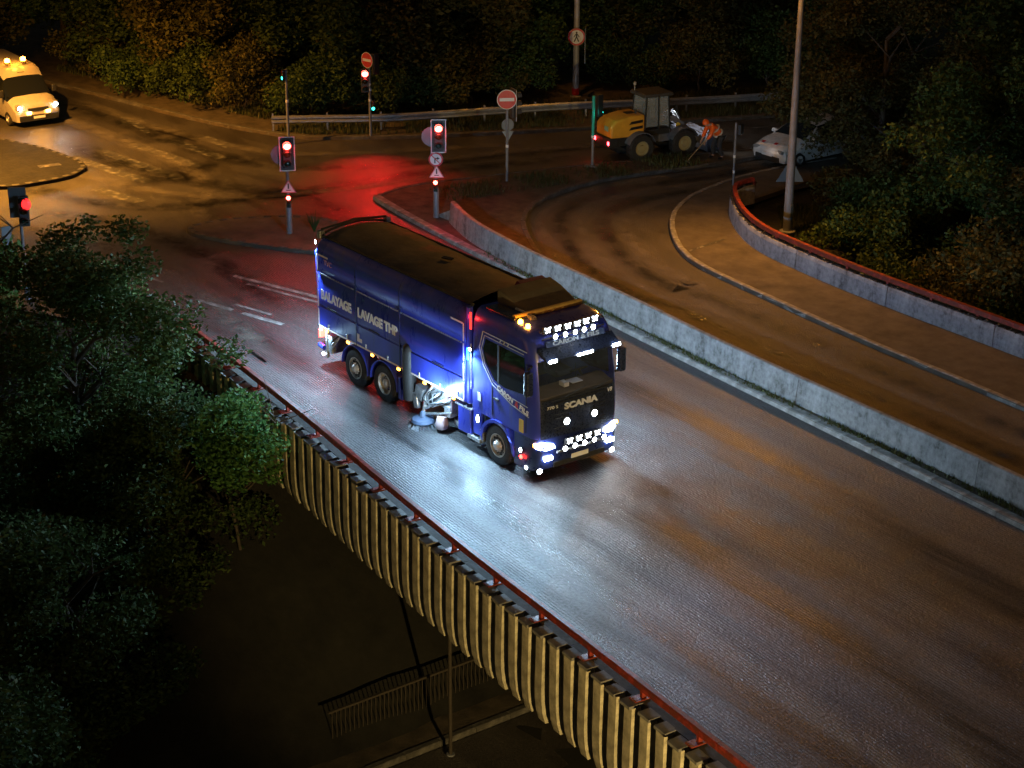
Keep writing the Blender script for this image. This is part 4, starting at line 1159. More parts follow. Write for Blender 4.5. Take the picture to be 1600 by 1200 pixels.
# what hangs on the pole behind the guard rail
def disc(t, loc, d, r, kind, back=M_SIGNBACK):
    """round sign facing direction d (plan vector)"""
    ang = math.atan2(d[1], d[0])
    s_ = MB().lathe([(r, -0.012), (r, 0.012)], (0, 0, 0), (1, 0, 0), 32)
    o = s_.build('round_sign', [back], t, loc=loc, rz=ang)
    if kind == 'back': return o
    MB().lathe([(r*0.985, 0.013), (r*0.985, 0.016)], (0, 0, 0), (1, 0, 0), 32).build('sign_face', M_SIGNWHITE if kind == 'noentry' else M_SIGNRED, o)
    if kind == 'noentry':
        MB().lathe([(r*0.92, 0.0165), (r*0.92, 0.019)], (0, 0, 0), (1, 0, 0), 32).build('red_field', M_SIGNRED, o)
        MB().box((0.021, 0, 0), (0.004, r*1.45, r*0.34)).build('white_bar', M_SIGNWHITE, o)
    else:
        MB().lathe([(r*0.78, 0.0165), (r*0.78, 0.019)], (0, 0, 0), (1, 0, 0), 32).build('white_field', M_SIGNWHITE, o)
        g = MB()
        if kind == 'pedestrian':
            g.lathe([(r*0.11, 0.0195), (r*0.11, 0.022)], (0, 0, r*0.5), (1, 0, 0), 12)
            g.box((0.021, 0, r*0.18), (0.003, r*0.2, r*0.42))
            g.box((0.021, -r*0.14, -r*0.28), (0.003, r*0.13, r*0.56), rx=-0.42).box((0.021, r*0.14, -r*0.28), (0.003, r*0.13, r*0.56), rx=0.42)
            g.box((0.021, -r*0.2, r*0.15), (0.003, r*0.09, r*0.4), rx=-0.6).box((0.021, r*0.2, r*0.15), (0.003, r*0.09, r*0.4), rx=0.6)
            g.build('pictogram', M_SIGNBLACK, o)
        else:
            g.box((0.021, -r*0.12, -r*0.18), (0.003, r*0.16, r*0.7)).box((0.021, r*0.05, r*0.14), (0.003, r*0.5, r*0.15))
            g.prism([(r*0.2, r*0.36), (r*0.2, -r*0.08), (r*0.52, r*0.14)], 'x', 0.0195, 0.0225)
            g.build('pictogram', M_SIGNBLACK, o)
            MB().box((0.024, 0, 0), (0.003, r*0.12, r*1.6), rx=R(45)).build('slash', M_SIGNRED, o)
    return o
disc(LB, (0.2, -0.16, 2.55), (0.85, -0.6), 0.36, 'pedestrian')
MB().box((0.28, 0.25, 2.45), (0.62, 0.03, 0.95), rz=R(-42)).build('panel_sign', M_SIGNBACK, LB)
MB().box((0.28, 0.25, 1.7), (0.5, 0.03, 0.5), rz=R(-42)).build('panel_sign', M_SIGNBACK, LB)
MB().lathe([(0.155, 0), (0.155, 0.28)], (0, 0, 0.1), (0, 0, 1), 14).build('painted_band', M_SIGNRED, LB)

# ================================================================== TRAFFIC SIGNALS
def lens_mesh(mat, r=0.1):
    return MB().lathe([(r, 0), (r*0.9, 0.025), (r*0.5, 0.045), (0, 0.05)], (0, 0, 0), (1, 0, 0), 18).mesh('lens', mat, 50)
E_SIGRED = em('lit_signal_red', (1.0, 0.05, 0.035), 30)
E_SIGRED2 = em('lit_signal_red_small', (1.0, 0.04, 0.03), 40)
E_SIGREDD = em('lit_signal_red_dim', (1.0, 0.02, 0.02), 2.2)
E_SIGGRN = em('lit_signal_green', (0.03, 1.0, 0.72), 6)
LRED, LREDD, LGRN = lens_mesh(E_SIGRED, 0.125), lens_mesh(E_SIGREDD), lens_mesh(E_SIGGRN)
LOFFA = lens_mesh(pm('amber_lens_off', (0.06, 0.03, 0.005), 0.25)); LOFFG = lens_mesh(pm('green_lens_off', (0.005, 0.04, 0.03), 0.25)); LOFFR = lens_mesh(pm('red_lens_off', (0.06, 0.004, 0.004), 0.25))
HOOD = MB()
for k in range(12):
    a0, a1 = R(-20+220*k/12), R(-20+220*(k+1)/12)
    HOOD.add([(0, .12*math.cos(a0), .12*math.sin(a0)), (0, .12*math.cos(a1), .12*math.sin(a1)), (.18, .12*math.cos(a1), .12*math.sin(a1)), (.18, .12*math.cos(a0), .12*math.sin(a0))], [(0, 1, 2, 3)])
M_HOUS = pm('signal_housing', (0.05, 0.05, 0.052), 0.5, var=0.2)
HOOD = HOOD.mesh('hood', M_HOUS)
def head(t, loc, d, lit, border=True, side=0.0, red=LRED):
    ang = math.atan2(d[1], d[0])
    h = MB().box((0, 0, 0), (0.2, 0.3, 0.9)).build('signal_head', M_HOUS, t, loc=loc, rz=ang, bevel=0.03)
    if border:
        MB().box((-0.02, 0, 0), (0.02, 0.5, 1.12)).build('backboard', M_HOUS, h)
        f = MB()
        for y in (-0.235, 0.235): f.box((-0.004, y, 0), (0.012, 0.035, 1.12))
        for z in (-0.545, 0.545): f.box((-0.004, 0, z), (0.012, 0.435, 0.035))
        f.build('white_border', em('reflective_border', (0.8, 0.76, 0.76), 0.0), h)
    for z, on, off in ((0.29, red, LOFFR), (0.0, None, LOFFA), (-0.29, LGRN, LOFFG)):
        m = off
        if lit == 'red' and z > 0.1: m = on
        if lit == 'green' and z < -0.1: m = on
        inst('lens', m, h, (0.1, 0, z)); inst('hood', HOOD, h, (0.1, 0, z))
    if lit:
        z = 0.29 if lit == 'red' else -0.29
    return h
def repeater(t, loc, d, lit):
    ang = math.atan2(d[1], d[0])
    h = MB().box((0, 0, 0), (0.1, 0.13, 0.4)).build('repeater_head', M_BLACK, t, loc=loc, rz=ang, bevel=0.015)
    for z, on, off in ((0.12, LRED, LOFFR), (0, None, LOFFA), (-0.12, LGRN, LOFFG)):
        m = on if (lit == 'red' and z > 0.1) or (lit == 'green' and z < -0.1) else off
        inst('lens', m, h, (0.05, 0, z), scale=(0.5, 0.55, 0.55))
    return h
def triangle(t, loc, d, size, back=False):
    ang = math.atan2(d[1], d[0])
    tri = lambda k: [(-size*.5*k, -size*.29*k), (size*.5*k, -size*.29*k), (0, size*.577*k)]
    o = MB().prism(tri(1.0), 'x', -0.012, 0.0).build('triangle_sign', M_SIGNBACK, t, loc=loc, rz=ang)
    if not back:
        MB().prism(tri(0.97), 'x', 0.001, 0.004).build('red_border', pm('faded_sign_red', (0.6, 0.2, 0.2), 0.4), o)
        MB().prism(tri(0.8), 'x', 0.0045, 0.007).build('white_field', M_SIGNWHITE, o)
        MB().box((0.009, 0, size*0.1), (0.003, size*.09, size*.26)).lathe([(size*.05, .0075), (size*.05, .0105)], (0, 0, size*.28), (1, 0, 0), 10).box((0.009, 0, -size*0.12), (0.003, size*.3, size*.05)).build('pictogram', M_SIGNBLACK, o)
    return o
def pole(t, h, r=0.05, mat=None, sleeve=1.0, bands=()):
    mat = mat or M_GREYP
    MB().tube([(0, 0, 0), (0, 0, h)], r, 12).build('pole', mat, t, smooth=50)
    if sleeve: MB().tube([(0, 0, 0), (0, 0, sleeve-0.06), (0, 0, sleeve)], [r*1.9, r*1.85, r], 12).build('pole_sleeve', mat, t, smooth=50)
    for z in bands: MB().lathe([(r*1.12, 0), (r*1.12, 0.1)], (0, 0, z), (0, 0, 1), 12).build('white_band', M_SIGNWHITE, t)
FACE = (0.80, -0.60)
T1 = empty('traffic_signal', (-18.3, 4.0, 0.12), label='traffic signal showing red on the refuge island, left of the truck rear', cat='traffic light')
pole(T1, 3.05, sleeve=1.05); head(T1, (0.13, -0.06, 2.66), (0.88, -0.47), 'red')
disc(T1, (-0.05, -0.17, 2.62), (-0.88, 0.47), 0.33, 'back')
triangle(T1, (0.08, -0.03, 1.52), FACE, 0.5); repeater(T1, (0.1, -0.05, 1.1), FACE, 'red')
T2 = empty('traffic_signal', (-16.98, 8.83, 0.12), label='traffic signal showing red above a no-turn sign, beside the barrier end', cat='traffic light')
pole(T2, 3.2, sleeve=1.05); head(T2, (0.13, 0.02, 2.77), (0.84, -0.54), 'red')
disc(T2, (-0.05, -0.13, 2.75), (-0.85, 0.5), 0.33, 'back')
disc(T2, (0.07, -0.05, 2.0), FACE, 0.24, 'noturn'); triangle(T2, (0.08, -0.03, 1.52), FACE, 0.5); repeater(T2, (0.1, -0.09, 1.12), FACE, 'red')
T3 = empty('traffic_signal', (-27.2, 12.9, 0.12), label='far traffic signal with bright red light under a no-entry sign, by the wood', cat='traffic light')
pole(T3, 3.1, sleeve=0, bands=(1.35, 1.75, 1.95)); head(T3, (0.12, -0.28, 2.2), (0.85, -0.53), 'red', border=False); disc(T3, (0.05, -0.12, 2.95), (0.2, -0.98), 0.3, 'noentry'); repeater(T3, (0.09, 0.09, 1.2), FACE, 'green')
MB().box((0.0, 0.28, 2.75), (0.2, 0.22, 0.8)).build('rear_head', M_BLACK, T3, bevel=0.02)
T4 = empty('traffic_signal', (-28.35, 9.95, 0.12), label='thin dark signal pole with green side lamp behind the left red signal', cat='traffic light')
pole(T4, 2.75, sleeve=0, bands=(1.5,)); repeater(T4, (0.0, -0.12, 2.55), (-0.2, -1.0), 'green')
inst('side_lens', LGRN, T4, (0.02, -0.14, 2.55), (0, 0, R(-70)), (0.5, 0.4, 1.2))
T5 = empty('traffic_signal', (-19.12, 13.35, 0.12), label='no-entry sign beside a black signal head on the traffic island', cat='traffic light')
pole(T5, 3.1, sleeve=0, bands=(1.22,)); disc(T5, (0.08, -0.08, 2.95), (0.85, -0.53), 0.35, 'noentry'); head(T5, (-0.05, 0.3, 2.7), (0.2, 0.98), None, border=True)
disc(T5, (0.0, 0.02, 2.02), (-0.9, 0.4), 0.22, 'back'); triangle(T5, (0.02, 0.02, 1.68), (0.8, -0.5), -0.42, back=True)
M_TEAL = pm('green_lit_pole', (0.02, 0.42, 0.33), 0.45, var=0.2)  # teal stands in for green signal light on the pole
T6 = empty('signal_post', (-18.87, 17.02, 0.12), label='slim post coloured as lit by its green signal on the traffic island in front of the wheel loader rear', cat='post')
MB().tube([(0, 0, 1.05), (0, 0, 2.6)], 0.055, 10).build('pole', M_TEAL, T6, smooth=50); MB().tube([(0, 0, 0), (0, 0, 1.05)], 0.05, 10).build('lower_pole', M_GREYP, T6, smooth=50)
MB().lathe([(0.06, 0), (0.06, 0.1)], (0, 0, 1.05), (0, 0, 1), 10).build('white_band', M_SIGNWHITE, T6)
MB().box((0, 0, 0.03), (0.5, 0.35, 0.06), rz=0.4).build('foot_slab', M_CONC, T6)
MB().box((-0.03, 0.28, 2.2), (0.2, 0.24, 0.8)).build('signal_head', M_BLACK, T6, bevel=0.02)
inst('lens', LGRN, T6, (-0.03, 0.4, 1.95), (0, 0, R(90)), (0.8, 0.8, 0.8))
add_light('green_light', 'SPOT', (-0.03, 0.47, 1.95), 1.5, (0.05, 1.0, 0.75), (0.0, 1, -0.15), 0.06, 120, 0.6, T6)
add_light('green_fill', 'POINT', (0.22, 0.12, 1.95), 1.1, (0.05, 1.0, 0.75), None, 0.06, parent=T6)  # added point light off the lens, greens the post
T7 = empty('signal_post', (-14.03, 19.44, 0.12), label='thin grey post with small black box, left of the white car', cat='post')
pole(T7, 2.25, 0.04, sleeve=0, bands=(1.0, 0.45)); MB().box((0.05, 0.18, 2.0), (0.14, 0.3, 0.36), rz=0.5).build('box_head', M_BLACK, T7, bevel=0.02)
T8 = empty('traffic_signal', (-17.6, -5.28, -0.1), label='traffic signal with dim red lamp at the left edge above the tree', cat='traffic light')
pole(T8, 3.2, sleeve=0.9); head(T8, (0.0, 0.12, 2.75), (0.75, -0.3), None, border=False)
inst('red_lens', LREDD, T8, (0.16, 0.14, 2.98), (0, 0, R(-25)), (1.2, 1.35, 1.7)); MB().box((-0.1, 0.0, 3.0), (0.02, 0.5, 0.9), rz=R(-30)).build('backboard', M_SIGNBACK, T8)
MB().box((-0.3, -0.35, 1.5), (0.05, 0.3, 1.6)).build('panel_sign', M_SIGNBACK, T8)
T9 = empty('warning_sign', (-11.1, 19.2, -0.1), label='grey back of a triangular road sign behind the right street lamp', cat='road sign')
MB().tube([(0, 0, 0), (0, 0, 2.0)], 0.035, 8).build('pole', M_GREYP, T9, smooth=50); triangle(T9, (0.05, 0.0, 1.35), (0.8, -0.6), 0.95, back=True)
# red light thrown by the lit signals, with added lights for the board halo
for (t, z, d, e) in ((T1, 2.95, (0.88, -0.47), 70), (T2, 3.06, (0.84, -0.54), 230), (T3, 2.49, (0.85, -0.53), 850)):
    o = add_light('signal_glow', 'SPOT', (d[0]*0.42, d[1]*0.42, z), e, REDL, (d[0], d[1], -0.36 if t is T3 else -0.42), 0.09, 76 if t is T3 else 150, 0.8, t)
for t, p in ((T1, (0.55, -0.30, 2.9)), (T2, (0.5, -0.22, 3.0)), (T3, (0.42, -0.44, 2.45))):
    add_light('halo_fill', 'POINT', p, 3 if t is T3 else 9, REDL, None, 0.05, parent=t)  # added light floating before the head, reddens the board like a halo
for t, z in ((T1, 1.25), (T2, 1.28)):
    add_light('repeater_glow', 'POINT', (0.26, -0.17, z), 0.9, REDL, None, 0.04, parent=t)

# ================================================================== VEHICLES
def loft(st, zones, parent, mats, names):
    """st: stations along x: list of (x, [(y,z)...half section from bottom to top centre]); zones(i,j)->key"""
    parts = {}
    secs = []
    for x, h in st:
        full = [(x, -y, z) for y, z in h]+[(x, y, z) for y, z in reversed(h)]
        secs.append(full)
    n = len(secs[0])
    for i in range(len(secs)-1):
        for j in range(n-1):
            key = zones(i, j if j < n//2 else n-2-j)
            parts.setdefault(key, MB()).add([secs[i][j], secs[i+1][j], secs[i+1][j+1], secs[i][j+1]], [(0, 1, 2, 3)])
        parts.setdefault('body', MB()).add([secs[i][-1], secs[i+1][-1], secs[i+1][0], secs[i][0]], [(0, 1, 2, 3)])
    parts['body'].add(secs[0], [tuple(range(n))]); parts['body'].add(secs[-1], [tuple(range(n-1, -1, -1))])
    for k, m in parts.items():
        weld(m.build(names[k], mats[k], parent))
def road_wheel(parent, x, y, r, w, rimmat, s):
    t = MB().lathe([(r*.54, -w/2), (r*.9, -w/2), (r, -w*.35), (r, w*.35), (r*.9, w/2), (r*.54, w/2), (r*.54, -w/2)], (0, 0, 0), (0, 1, 0), 24, caps=False).build('wheel', M_RUBBER, parent, smooth=40, loc=(x, y, r), rz=0 if s < 0 else math.pi)
    MB().lathe([(r*.56, -w/2-.004), (r*.5, -w*.25), (r*.25, -w*.28), (r*.2, -w*.45), (0, -w*.46)], (0, 0, 0), (0, 1, 0), 20, caps=False).build('rim', rimmat, t, smooth=40)
    return t
M_CARWHITE = pm('white_car_paint', (0.74, 0.72, 0.7), 0.28, var=0.08, vscale=2, coat=0.6)
M_CARDARK = pm('dark_trim', (0.02, 0.02, 0.02), 0.55, var=0.3)
M_RIM = pm('car_rim', (0.45, 0.45, 0.45), 0.4, 0.7)
# --- white hatchback on the slip road, heading left
CAR = empty('parked_car', (-15.4, 24.45, 0.005), R(-90), label='white car with hazard stripes half hidden by the right-hand trees', cat='car')
def csec(w, wm, wt, zb, zm, zt):
    return [(w*.92, zb), (w, zb+.18), (wm, zm), (wt, zt-.04), (wt*.75, zt), (0.0, zt+.02)]
st = [(2.05, csec(.66, .68, .62, .3, .48, .62)), (1.95, csec(.84, .84, .74, .26, .6, .76)), (1.5, csec(.89, .9, .78, .24, .74, .92)), (1.0, csec(.9, .91, .76, .24, .9, 1.02)),
      (0.25, csec(.9, .9, .64, .24, .95, 1.42)), (-0.4, csec(.9, .9, .62, .24, .97, 1.5)), (-1.2, csec(.9, .9, .61, .24, .98, 1.47)), (-1.75, csec(.89, .88, .62, .26, 1.0, 1.2)), (-2.0, csec(.82, .82, .7, .3, .98, 1.02))]
loft(st, lambda i, j: 'glass' if (i == 3 and j >= 3) or (4 <= i <= 5 and j == 2) or (i == 6 and j >= 3) else 'body', CAR, {'body': M_CARWHITE, 'glass': M_GLASS}, {'body': 'body', 'glass': 'windows'})
for s in (-1, 1):
    road_wheel(CAR, 1.3, s*.8, .32, .2, M_RIM, s); road_wheel(CAR, -1.3, s*.8, .32, .2, M_RIM, s)
    MB().box((1.99, s*.6, .66), (.12, .3, .12), rz=-s*.35).build('headlight', glass('headlight_glass', (.3, .3, .3), .1), CAR, bevel=0.03)
    MB().box((.75, s*1.0, 1.0), (.12, .2, .14)).build('mirror', M_CARWHITE, CAR, bevel=0.03)
MB().box((2.06, 0, .36), (.06, 1.2, .2)).build('lower_bumper', M_CARDARK, CAR, bevel=0.02)
MB().box((2.08, 0, .5), (.03, .52, .11)).build('number_plate', M_SIGNWHITE, CAR)
for k in range(4):
    MB().box((1.83-.02*k, -.45+.3*k, .845+.01*k), (.12, .14, .01), ry=.35).build('hazard_stripe', M_SIGNRED if k % 2 == 0 else M_SIGNWHITE, CAR)
add_light('hazard_glint', 'POINT', (2.3, 0.3, 0.75), 0.6, (1, .8, .7), None, .05, parent=CAR)
# --- works van, heading towards the junction
M_VAN = pm('van_paint', (0.46, 0.42, 0.36), 0.35, var=0.2, vscale=2, coat=0.3)
VAN = empty('works_van', (-38.75, 3.55, 0.005), R(-2), label='white high-roof works van with amber beacons and lit headlights, far left', cat='van')
def vsec(w, wm, wt, zb, zm, zt):
    return [(w*.94, zb), (w, zb+.25), (wm, zm), (wt, zt-.1), (wt*.82, zt), (0.0, zt+.03)]
st = [(2.62, vsec(.8, .82, .7, .32, .55, .85)), (2.52, vsec(.95, .96, .86, .3, .75, 1.02)), (2.2, vsec(1.0, 1.0, .9, .28, 1.0, 1.2)), (1.85, vsec(1.02, 1.02, .9, .28, 1.15, 1.36)),
      (1.15, vsec(1.02, 1.02, .86, .28, 1.25, 2.12)), (0.75, vsec(1.02, 1.02, .88, .28, 1.28, 2.42)), (0.2, vsec(1.02, 1.02, .9, .28, 1.3, 2.52)), (-2.9, vsec(1.02, 1.02, .92, .28, 1.3, 2.52)), (-3.0, vsec(.98, .98, .88, .32, 1.3, 2.45))]
loft(st, lambda i, j: 'glass' if (i == 3 and j >= 3) or (i == 3 and j == 2) or (4 <= i <= 5 and j == 2) else 'body', VAN, {'body': M_VAN, 'glass': M_GLASS}, {'body': 'body', 'glass': 'windows'})
for s in (-1, 1):
    road_wheel(VAN, 1.75, s*.92, .34, .22, M_RIM, s); road_wheel(VAN, -1.7, s*.92, .34, .22, M_RIM, s)
    MB().box((2.5, s*.82, 1.0), (.2, .2, .26), rz=-s*.5).build('headlight_housing', glass('headlight_glass'), VAN, bevel=.04)
    MB().lathe([(.085, 0), (.07, .03), (0, .04)], (2.6, s*.8, .98), (1, -s*.2, 0), 14).build('headlight', E_WHITE, VAN)
    MB().box((2.67, s*.42, .72), (.04, .2, .14)).build('amber_flasher', em('lit_amber_flasher', (1, .45, .08), 26), VAN, bevel=.02)
    MB().box((1.6, s*1.16, 1.5), (.12, .2, .36)).build('mirror', M_CARDARK, VAN, bevel=.04)
    MB().tube([(.45, s*.35, 2.6), (.45, s*.35, 2.68)], .12, 12).build('beacon_base', M_CARDARK, VAN)
    MB().lathe([(.11, 0), (.11, .13), (.06, .18), (0, .19)], (.45, s*.35, 2.68), (0, 0, 1), 14).build('beacon', E_AMBER2, VAN, smooth=50)
MB().box((2.66, 0, .48), (.08, 1.7, .26)).build('lower_bumper', M_CARDARK, VAN, bevel=.03)
MB().box((2.64, 0, .86), (.05, .9, .16)).build('grille', M_CARDARK, VAN, bevel=.02)
MB().box((2.72, 0, .5), (.02, .5, .11)).build('number_plate', M_SIGNWHITE, VAN)
MB().box((.98, 0, 2.27), (.02, .3, .04), ry=.7).build('roof_lamp', M_CARDARK, VAN)
add_light('beacon_light', 'POINT', (.45, 0, 3.05), 28, (1.0, .36, .03), None, .1, parent=VAN)
add_light('flasher_light', 'SPOT', (2.75, 0, .72), 40, (1.0, .4, .05), (1, 0, -.35), .1, 140, .6, VAN)
for s in (-1, 1): add_light('van_headlight', 'SPOT', (2.72, s*.8, .98), 25, (1, .95, .85), (1, 0, -.14), .05, 70, .8, VAN)
VAN.scale = (0.93, 0.93, 0.82)
# --- wheel loader
LO = empty('wheel_loader', (-19.2, 20.15, 0.005), R(80), label='yellow compact wheel loader with dark cab and red tail lights by the island', cat='wheel loader')
LO.scale = (0.89, 0.89, 0.89)
M_YEL = pm('loader_yellow', (0.72, 0.33, 0.03), 0.42, var=0.15, vscale=3, coat=.2)
M_LGREY = pm('loader_grey', (0.13, 0.13, 0.15), 0.5, var=.3, vscale=5)
hood = MB()
hp = [(-2.35, 1.05), (-.75, 1.0), (-.75, 1.92), (-1.4, 1.9), (-2.1, 1.78), (-2.35, 1.55)]
hood.prism(hp, 'y', -.62, .62); hood.build('engine_hood', M_YEL, LO, bevel=.08)
for z in (1.62, 1.38):
    for s in (-1, 1):
        MB().prism([(-1.5, z-.06), (-.85, z-.02), (-.85, z+.1), (-1.4, z+.06)], 'y', s*.615, s*.628).build('vent_slot', M_BLACK, LO)
MB().box((-1.15, 0, 1.9), (.4, .35, .05)).build('exhaust_cover', M_BLACK, LO)
MB().tube([(-1.0, -.25, 1.9), (-1.0, -.25, 2.1)], .05, 8).build('exhaust', M_BLACK, LO)
MB().box((-2.366, -.25, 1.42), (.012, .3, .2)).build('rear_badge', pm('badge_green', (.3, .5, .3), .5), LO)
MB().box((-2.2, 0, .85), (.45, 1.2, .42)).build('counterweight', M_CARDARK, LO, bevel=.05)
MB().box((-1.2, 0, .85), (1.6, .9, .4)).build('rear_frame', M_CARDARK, LO)
MB().box((.75, 0, .85), (1.3, .7, .5)).build('front_frame', M_LGREY, LO, bevel=.04)
for s in (-1, 1):
    MB().box((-2.43, s*.55, .86), (.04, .12, .16)).build('tail_light', em('loader_tail_red', (1, .04, .05), 14), LO, bevel=.02)
    for x in (-1.03, 1.03):
        t = road_wheel(LO, x, s*.75, .58, .4, pm('loader_rim', (.34, .28, .13), .5, var=.2), s)
        for k in range(16):
            a = 2*math.pi*k/16
            MB().box((.575*math.cos(a), .09*(1 if k % 2 else -1), .575*math.sin(a)), (.05, .2, .08), ry=-a).build('tread_block', M_RUBBER, t)
        ar = MB()
        arc = [(x+.66*math.cos(R(q)), .6+.66*math.sin(R(q))) for q in range(20, 165, 14)]
        for (xa, za), (xb, zb) in zip(arc, arc[1:]):
            ar.add([(xa, s*.55, za), (xb, s*.55, zb), (xb, s*.98, zb), (xa, s*.98, za), (xa, s*.55, za-.03), (xb, s*.55, zb-.03), (xb, s*.98, zb-.03), (xa, s*.98, za-.03)], [(0, 1, 2, 3), (4, 7, 6, 5), (3, 2, 6, 7), (0, 4, 5, 1)])
        weld(ar.build('fender', M_LGREY, LO))
    # cab posts and side windows
    for x, x2 in ((-.72, -.62), (-.05, -.05), (.5, .42)):
        MB().tube([(x, s*.56, 1.15), (x2, s*.5, 2.6)], .04, 6).build('cab_post', M_CARDARK, LO)
    MB().add([(-.7, s*.55, 1.35), (.48, s*.55, 1.35), (.42, s*.5, 2.55), (-.62, s*.5, 2.55)], [(0, 1, 2, 3)]).build('side_glass', clear_glass('cab_glass'), LO)
    MB().tube([(.35, s*.62, 2.2), (.55, s*.85, 2.2)], .015, 5).box((.58, s*.9, 2.1), (.05, .16, .28)).build('mirror', M_CARDARK, LO)
MB().add([(-.71, -.55, 1.4), (-.71, .55, 1.4), (-.62, .5, 2.55), (-.62, -.5, 2.55)], [(0, 1, 2, 3)]).build('rear_glass', clear_glass('cab_glass'), LO)
MB().add([(.49, -.55, 1.2), (.49, .55, 1.2), (.42, .5, 2.55), (.42, -.5, 2.55)], [(0, 1, 2, 3)]).build('front_glass', clear_glass('cab_glass'), LO)
MB().prism([(-.8, 2.58), (.62, 2.58), (.58, 2.72), (-.74, 2.72)], 'y', -.62, .62).build('cab_roof', pm('loader_roof', (.06, .055, .05), .6), LO, bevel=.04)
MB().box((-.1, 0, 1.1), (1.2, 1.1, .25)).box((-.15, 0, 1.3), (.5, .5, .3)).box((-.35, 0, 1.75), (.14, .48, .7)).build('cab_interior', M_CARDARK, LO, bevel=.03)
MB().tube([(.2, 0, 1.3), (.3, 0, 1.75)], .03, 6).lathe([(.17, 0), (.17, .03)], (.28, 0, 1.78), (.5, 0, 1), 16).build('steering_wheel', M_BLACK, LO)
MB().tube([(-.68, .4, 2.72), (-.68, .4, 2.95)], .02, 6).lathe([(.06, 0), (.06, .1), (0, .13)], (-.68, .4, 2.95), (0, 0, 1), 10).build('beacon', pm('beacon_off', (.5, .45, .4), .3), LO)
for s in (-1, 1):
    arm = MB(); arm.prism([(.55, 1.55), (.75, 1.72), (2.0, .78), (2.2, .45), (2.02, .38), (1.8, .72)], 'y', s*.28-.05, s*.28+.05); arm.build('lift_arm', M_LGREY, LO, bevel=.015)
    MB().tube([(.6, s*.28, 1.0), (1.5, s*.28, 1.0)], .045, 8).build('lift_cylinder', M_ALU, LO)
    MB().box((.62, s*.42, 1.75), (.1, .14, .12)).build('work_lamp', M_CARDARK, LO)
    MB().lathe([(.045, 0), (0, .02)], (.68, s*.42, 1.75), (1, 0, 0), 10).build('work_lamp_lens', em('loader_lamp', (1, .97, .9), 6), LO)
for q in range(4):
    MB().tube(smooth_path([(.55, -.2+.12*q, 1.5), (.85, -.25+.15*q, 1.95-.06*q), (1.2, -.2+.12*q, 1.45), (1.25, -.2+.12*q, 1.2)], 5), .022, 6).build('hydraulic_hose', M_ALU if q % 2 else M_BLACK, LO, smooth=60)
MB().lathe([(.1, 0), (.1, .05)], (1.0, -.36, 1.25), (0, -1, 0), 14).build('round_sticker', M_YSTICK, LO)
bk = MB(); bp = [(2.15, .08), (2.95, .05), (2.98, .1), (2.4, .14), (2.22, .3), (2.25, .75), (2.45, .88), (2.42, .92), (2.15, .82), (2.08, .4)]
bk.prism(bp, 'y', -.95, .95); bk.build('bucket', M_LGREY, LO)
for s in (-1, 1):
    MB().prism([(2.15, .08), (2.9, .08), (2.45, .88), (2.15, .8)], 'y', s*.95, s*.92).build('bucket_side', M_LGREY, LO)
add_light('loader_work_light', 'SPOT', (.78, 0, 1.8), 200, (.85, .92, 1.0), (1, 0, -.22), .1, 120, .8, LO)
add_light('loader_tail', 'POINT', (-2.52, -.55, .86), 1.5, REDL, None, .05, parent=LO)
add_light('loader_tail', 'POINT', (-2.52, .55, .86), 1.5, REDL, None, .05, parent=LO)

# ================================================================== WORKER
def skin(name, joints, edges, mat, parent, root=0, sub=2):
    me = bpy.data.meshes.new(name)
    me.from_pydata([j[0] for j in joints], edges, [])
    me.materials.append(mat)
    o = bpy.data.objects.new(name, me); COL.objects.link(o)
    if parent is not None: o.parent = parent
    md = o.modifiers.new('skin', 'SKIN'); md.use_smooth_shade = True
    sv = me.skin_vertices[0].data if me.skin_vertices else None
    if sv is None:
        bm = bmesh.new(); bm.from_mesh(me); bm.verts.layers.skin.verify(); bm.to_mesh(me); bm.free()
        sv = me.skin_vertices[0].data
    for i, j in enumerate(joints):
        r = j[1]; sv[i].radius = r if isinstance(r, tuple) else (r, r)
        sv[i].use_root = (i == root)
    s_ = o.modifiers.new('subdivision', 'SUBSURF'); s_.levels = sub; s_.render_levels = sub
    return o
M_SKIN = pm('skin', (0.45, 0.26, 0.18), 0.6, var=.1)
M_HIVIS = em('hi_vis_orange', (0.95, 0.14, 0.015), 0.0)
M_TROUS = pm('work_trousers', (0.05, 0.045, 0.04), 0.85, var=.3, vscale=8)
PE = empty('person', (-17.0, 21.45, 0.13), R(-105), label='worker in orange hi-vis jacket bending over beside the loader bucket', cat='person')
# facing local +x, bent forward
J = [((-.02, 0, .88), (.15, .13)), ((.12, 0, 1.05), (.16, .13)), ((.3, 0, 1.22), (.17, .13)), ((.40, 0, 1.30), (.1, .09)), ((.47, 0, 1.33), (.055, .055)), ((.56, 0, 1.36), (.095, .085)), ((.63, 0, 1.30), (.08, .075)),
     ((-.03, .11, .82), .09), ((.05, .15, .48), .065), ((-.1, .17, .1), .045), ((.06, .18, .04), .04),
     ((-.03, -.11, .82), .09), ((.14, -.14, .48), .065), ((.1, -.16, .1), .045), ((.26, -.17, .04), .04),
     ((.36, .19, 1.24), .065), ((.46, .25, .98), .05), ((.6, .18, .78), .035), ((.64, .15, .70), .03),
     ((.36, -.19, 1.24), .065), ((.44, -.26, .98), .05), ((.58, -.18, .76), .035), ((.62, -.15, .68), .03)]
E_ = [(0, 1), (1, 2), (2, 3), (3, 4), (4, 5), (5, 6), (0, 7), (7, 8), (8, 9), (9, 10), (0, 11), (11, 12), (12, 13), (13, 14), (2, 15), (15, 16), (16, 17), (17, 18), (2, 19), (19, 20), (20, 21), (21, 22)]
skin('body', J, E_, M_SKIN, PE)
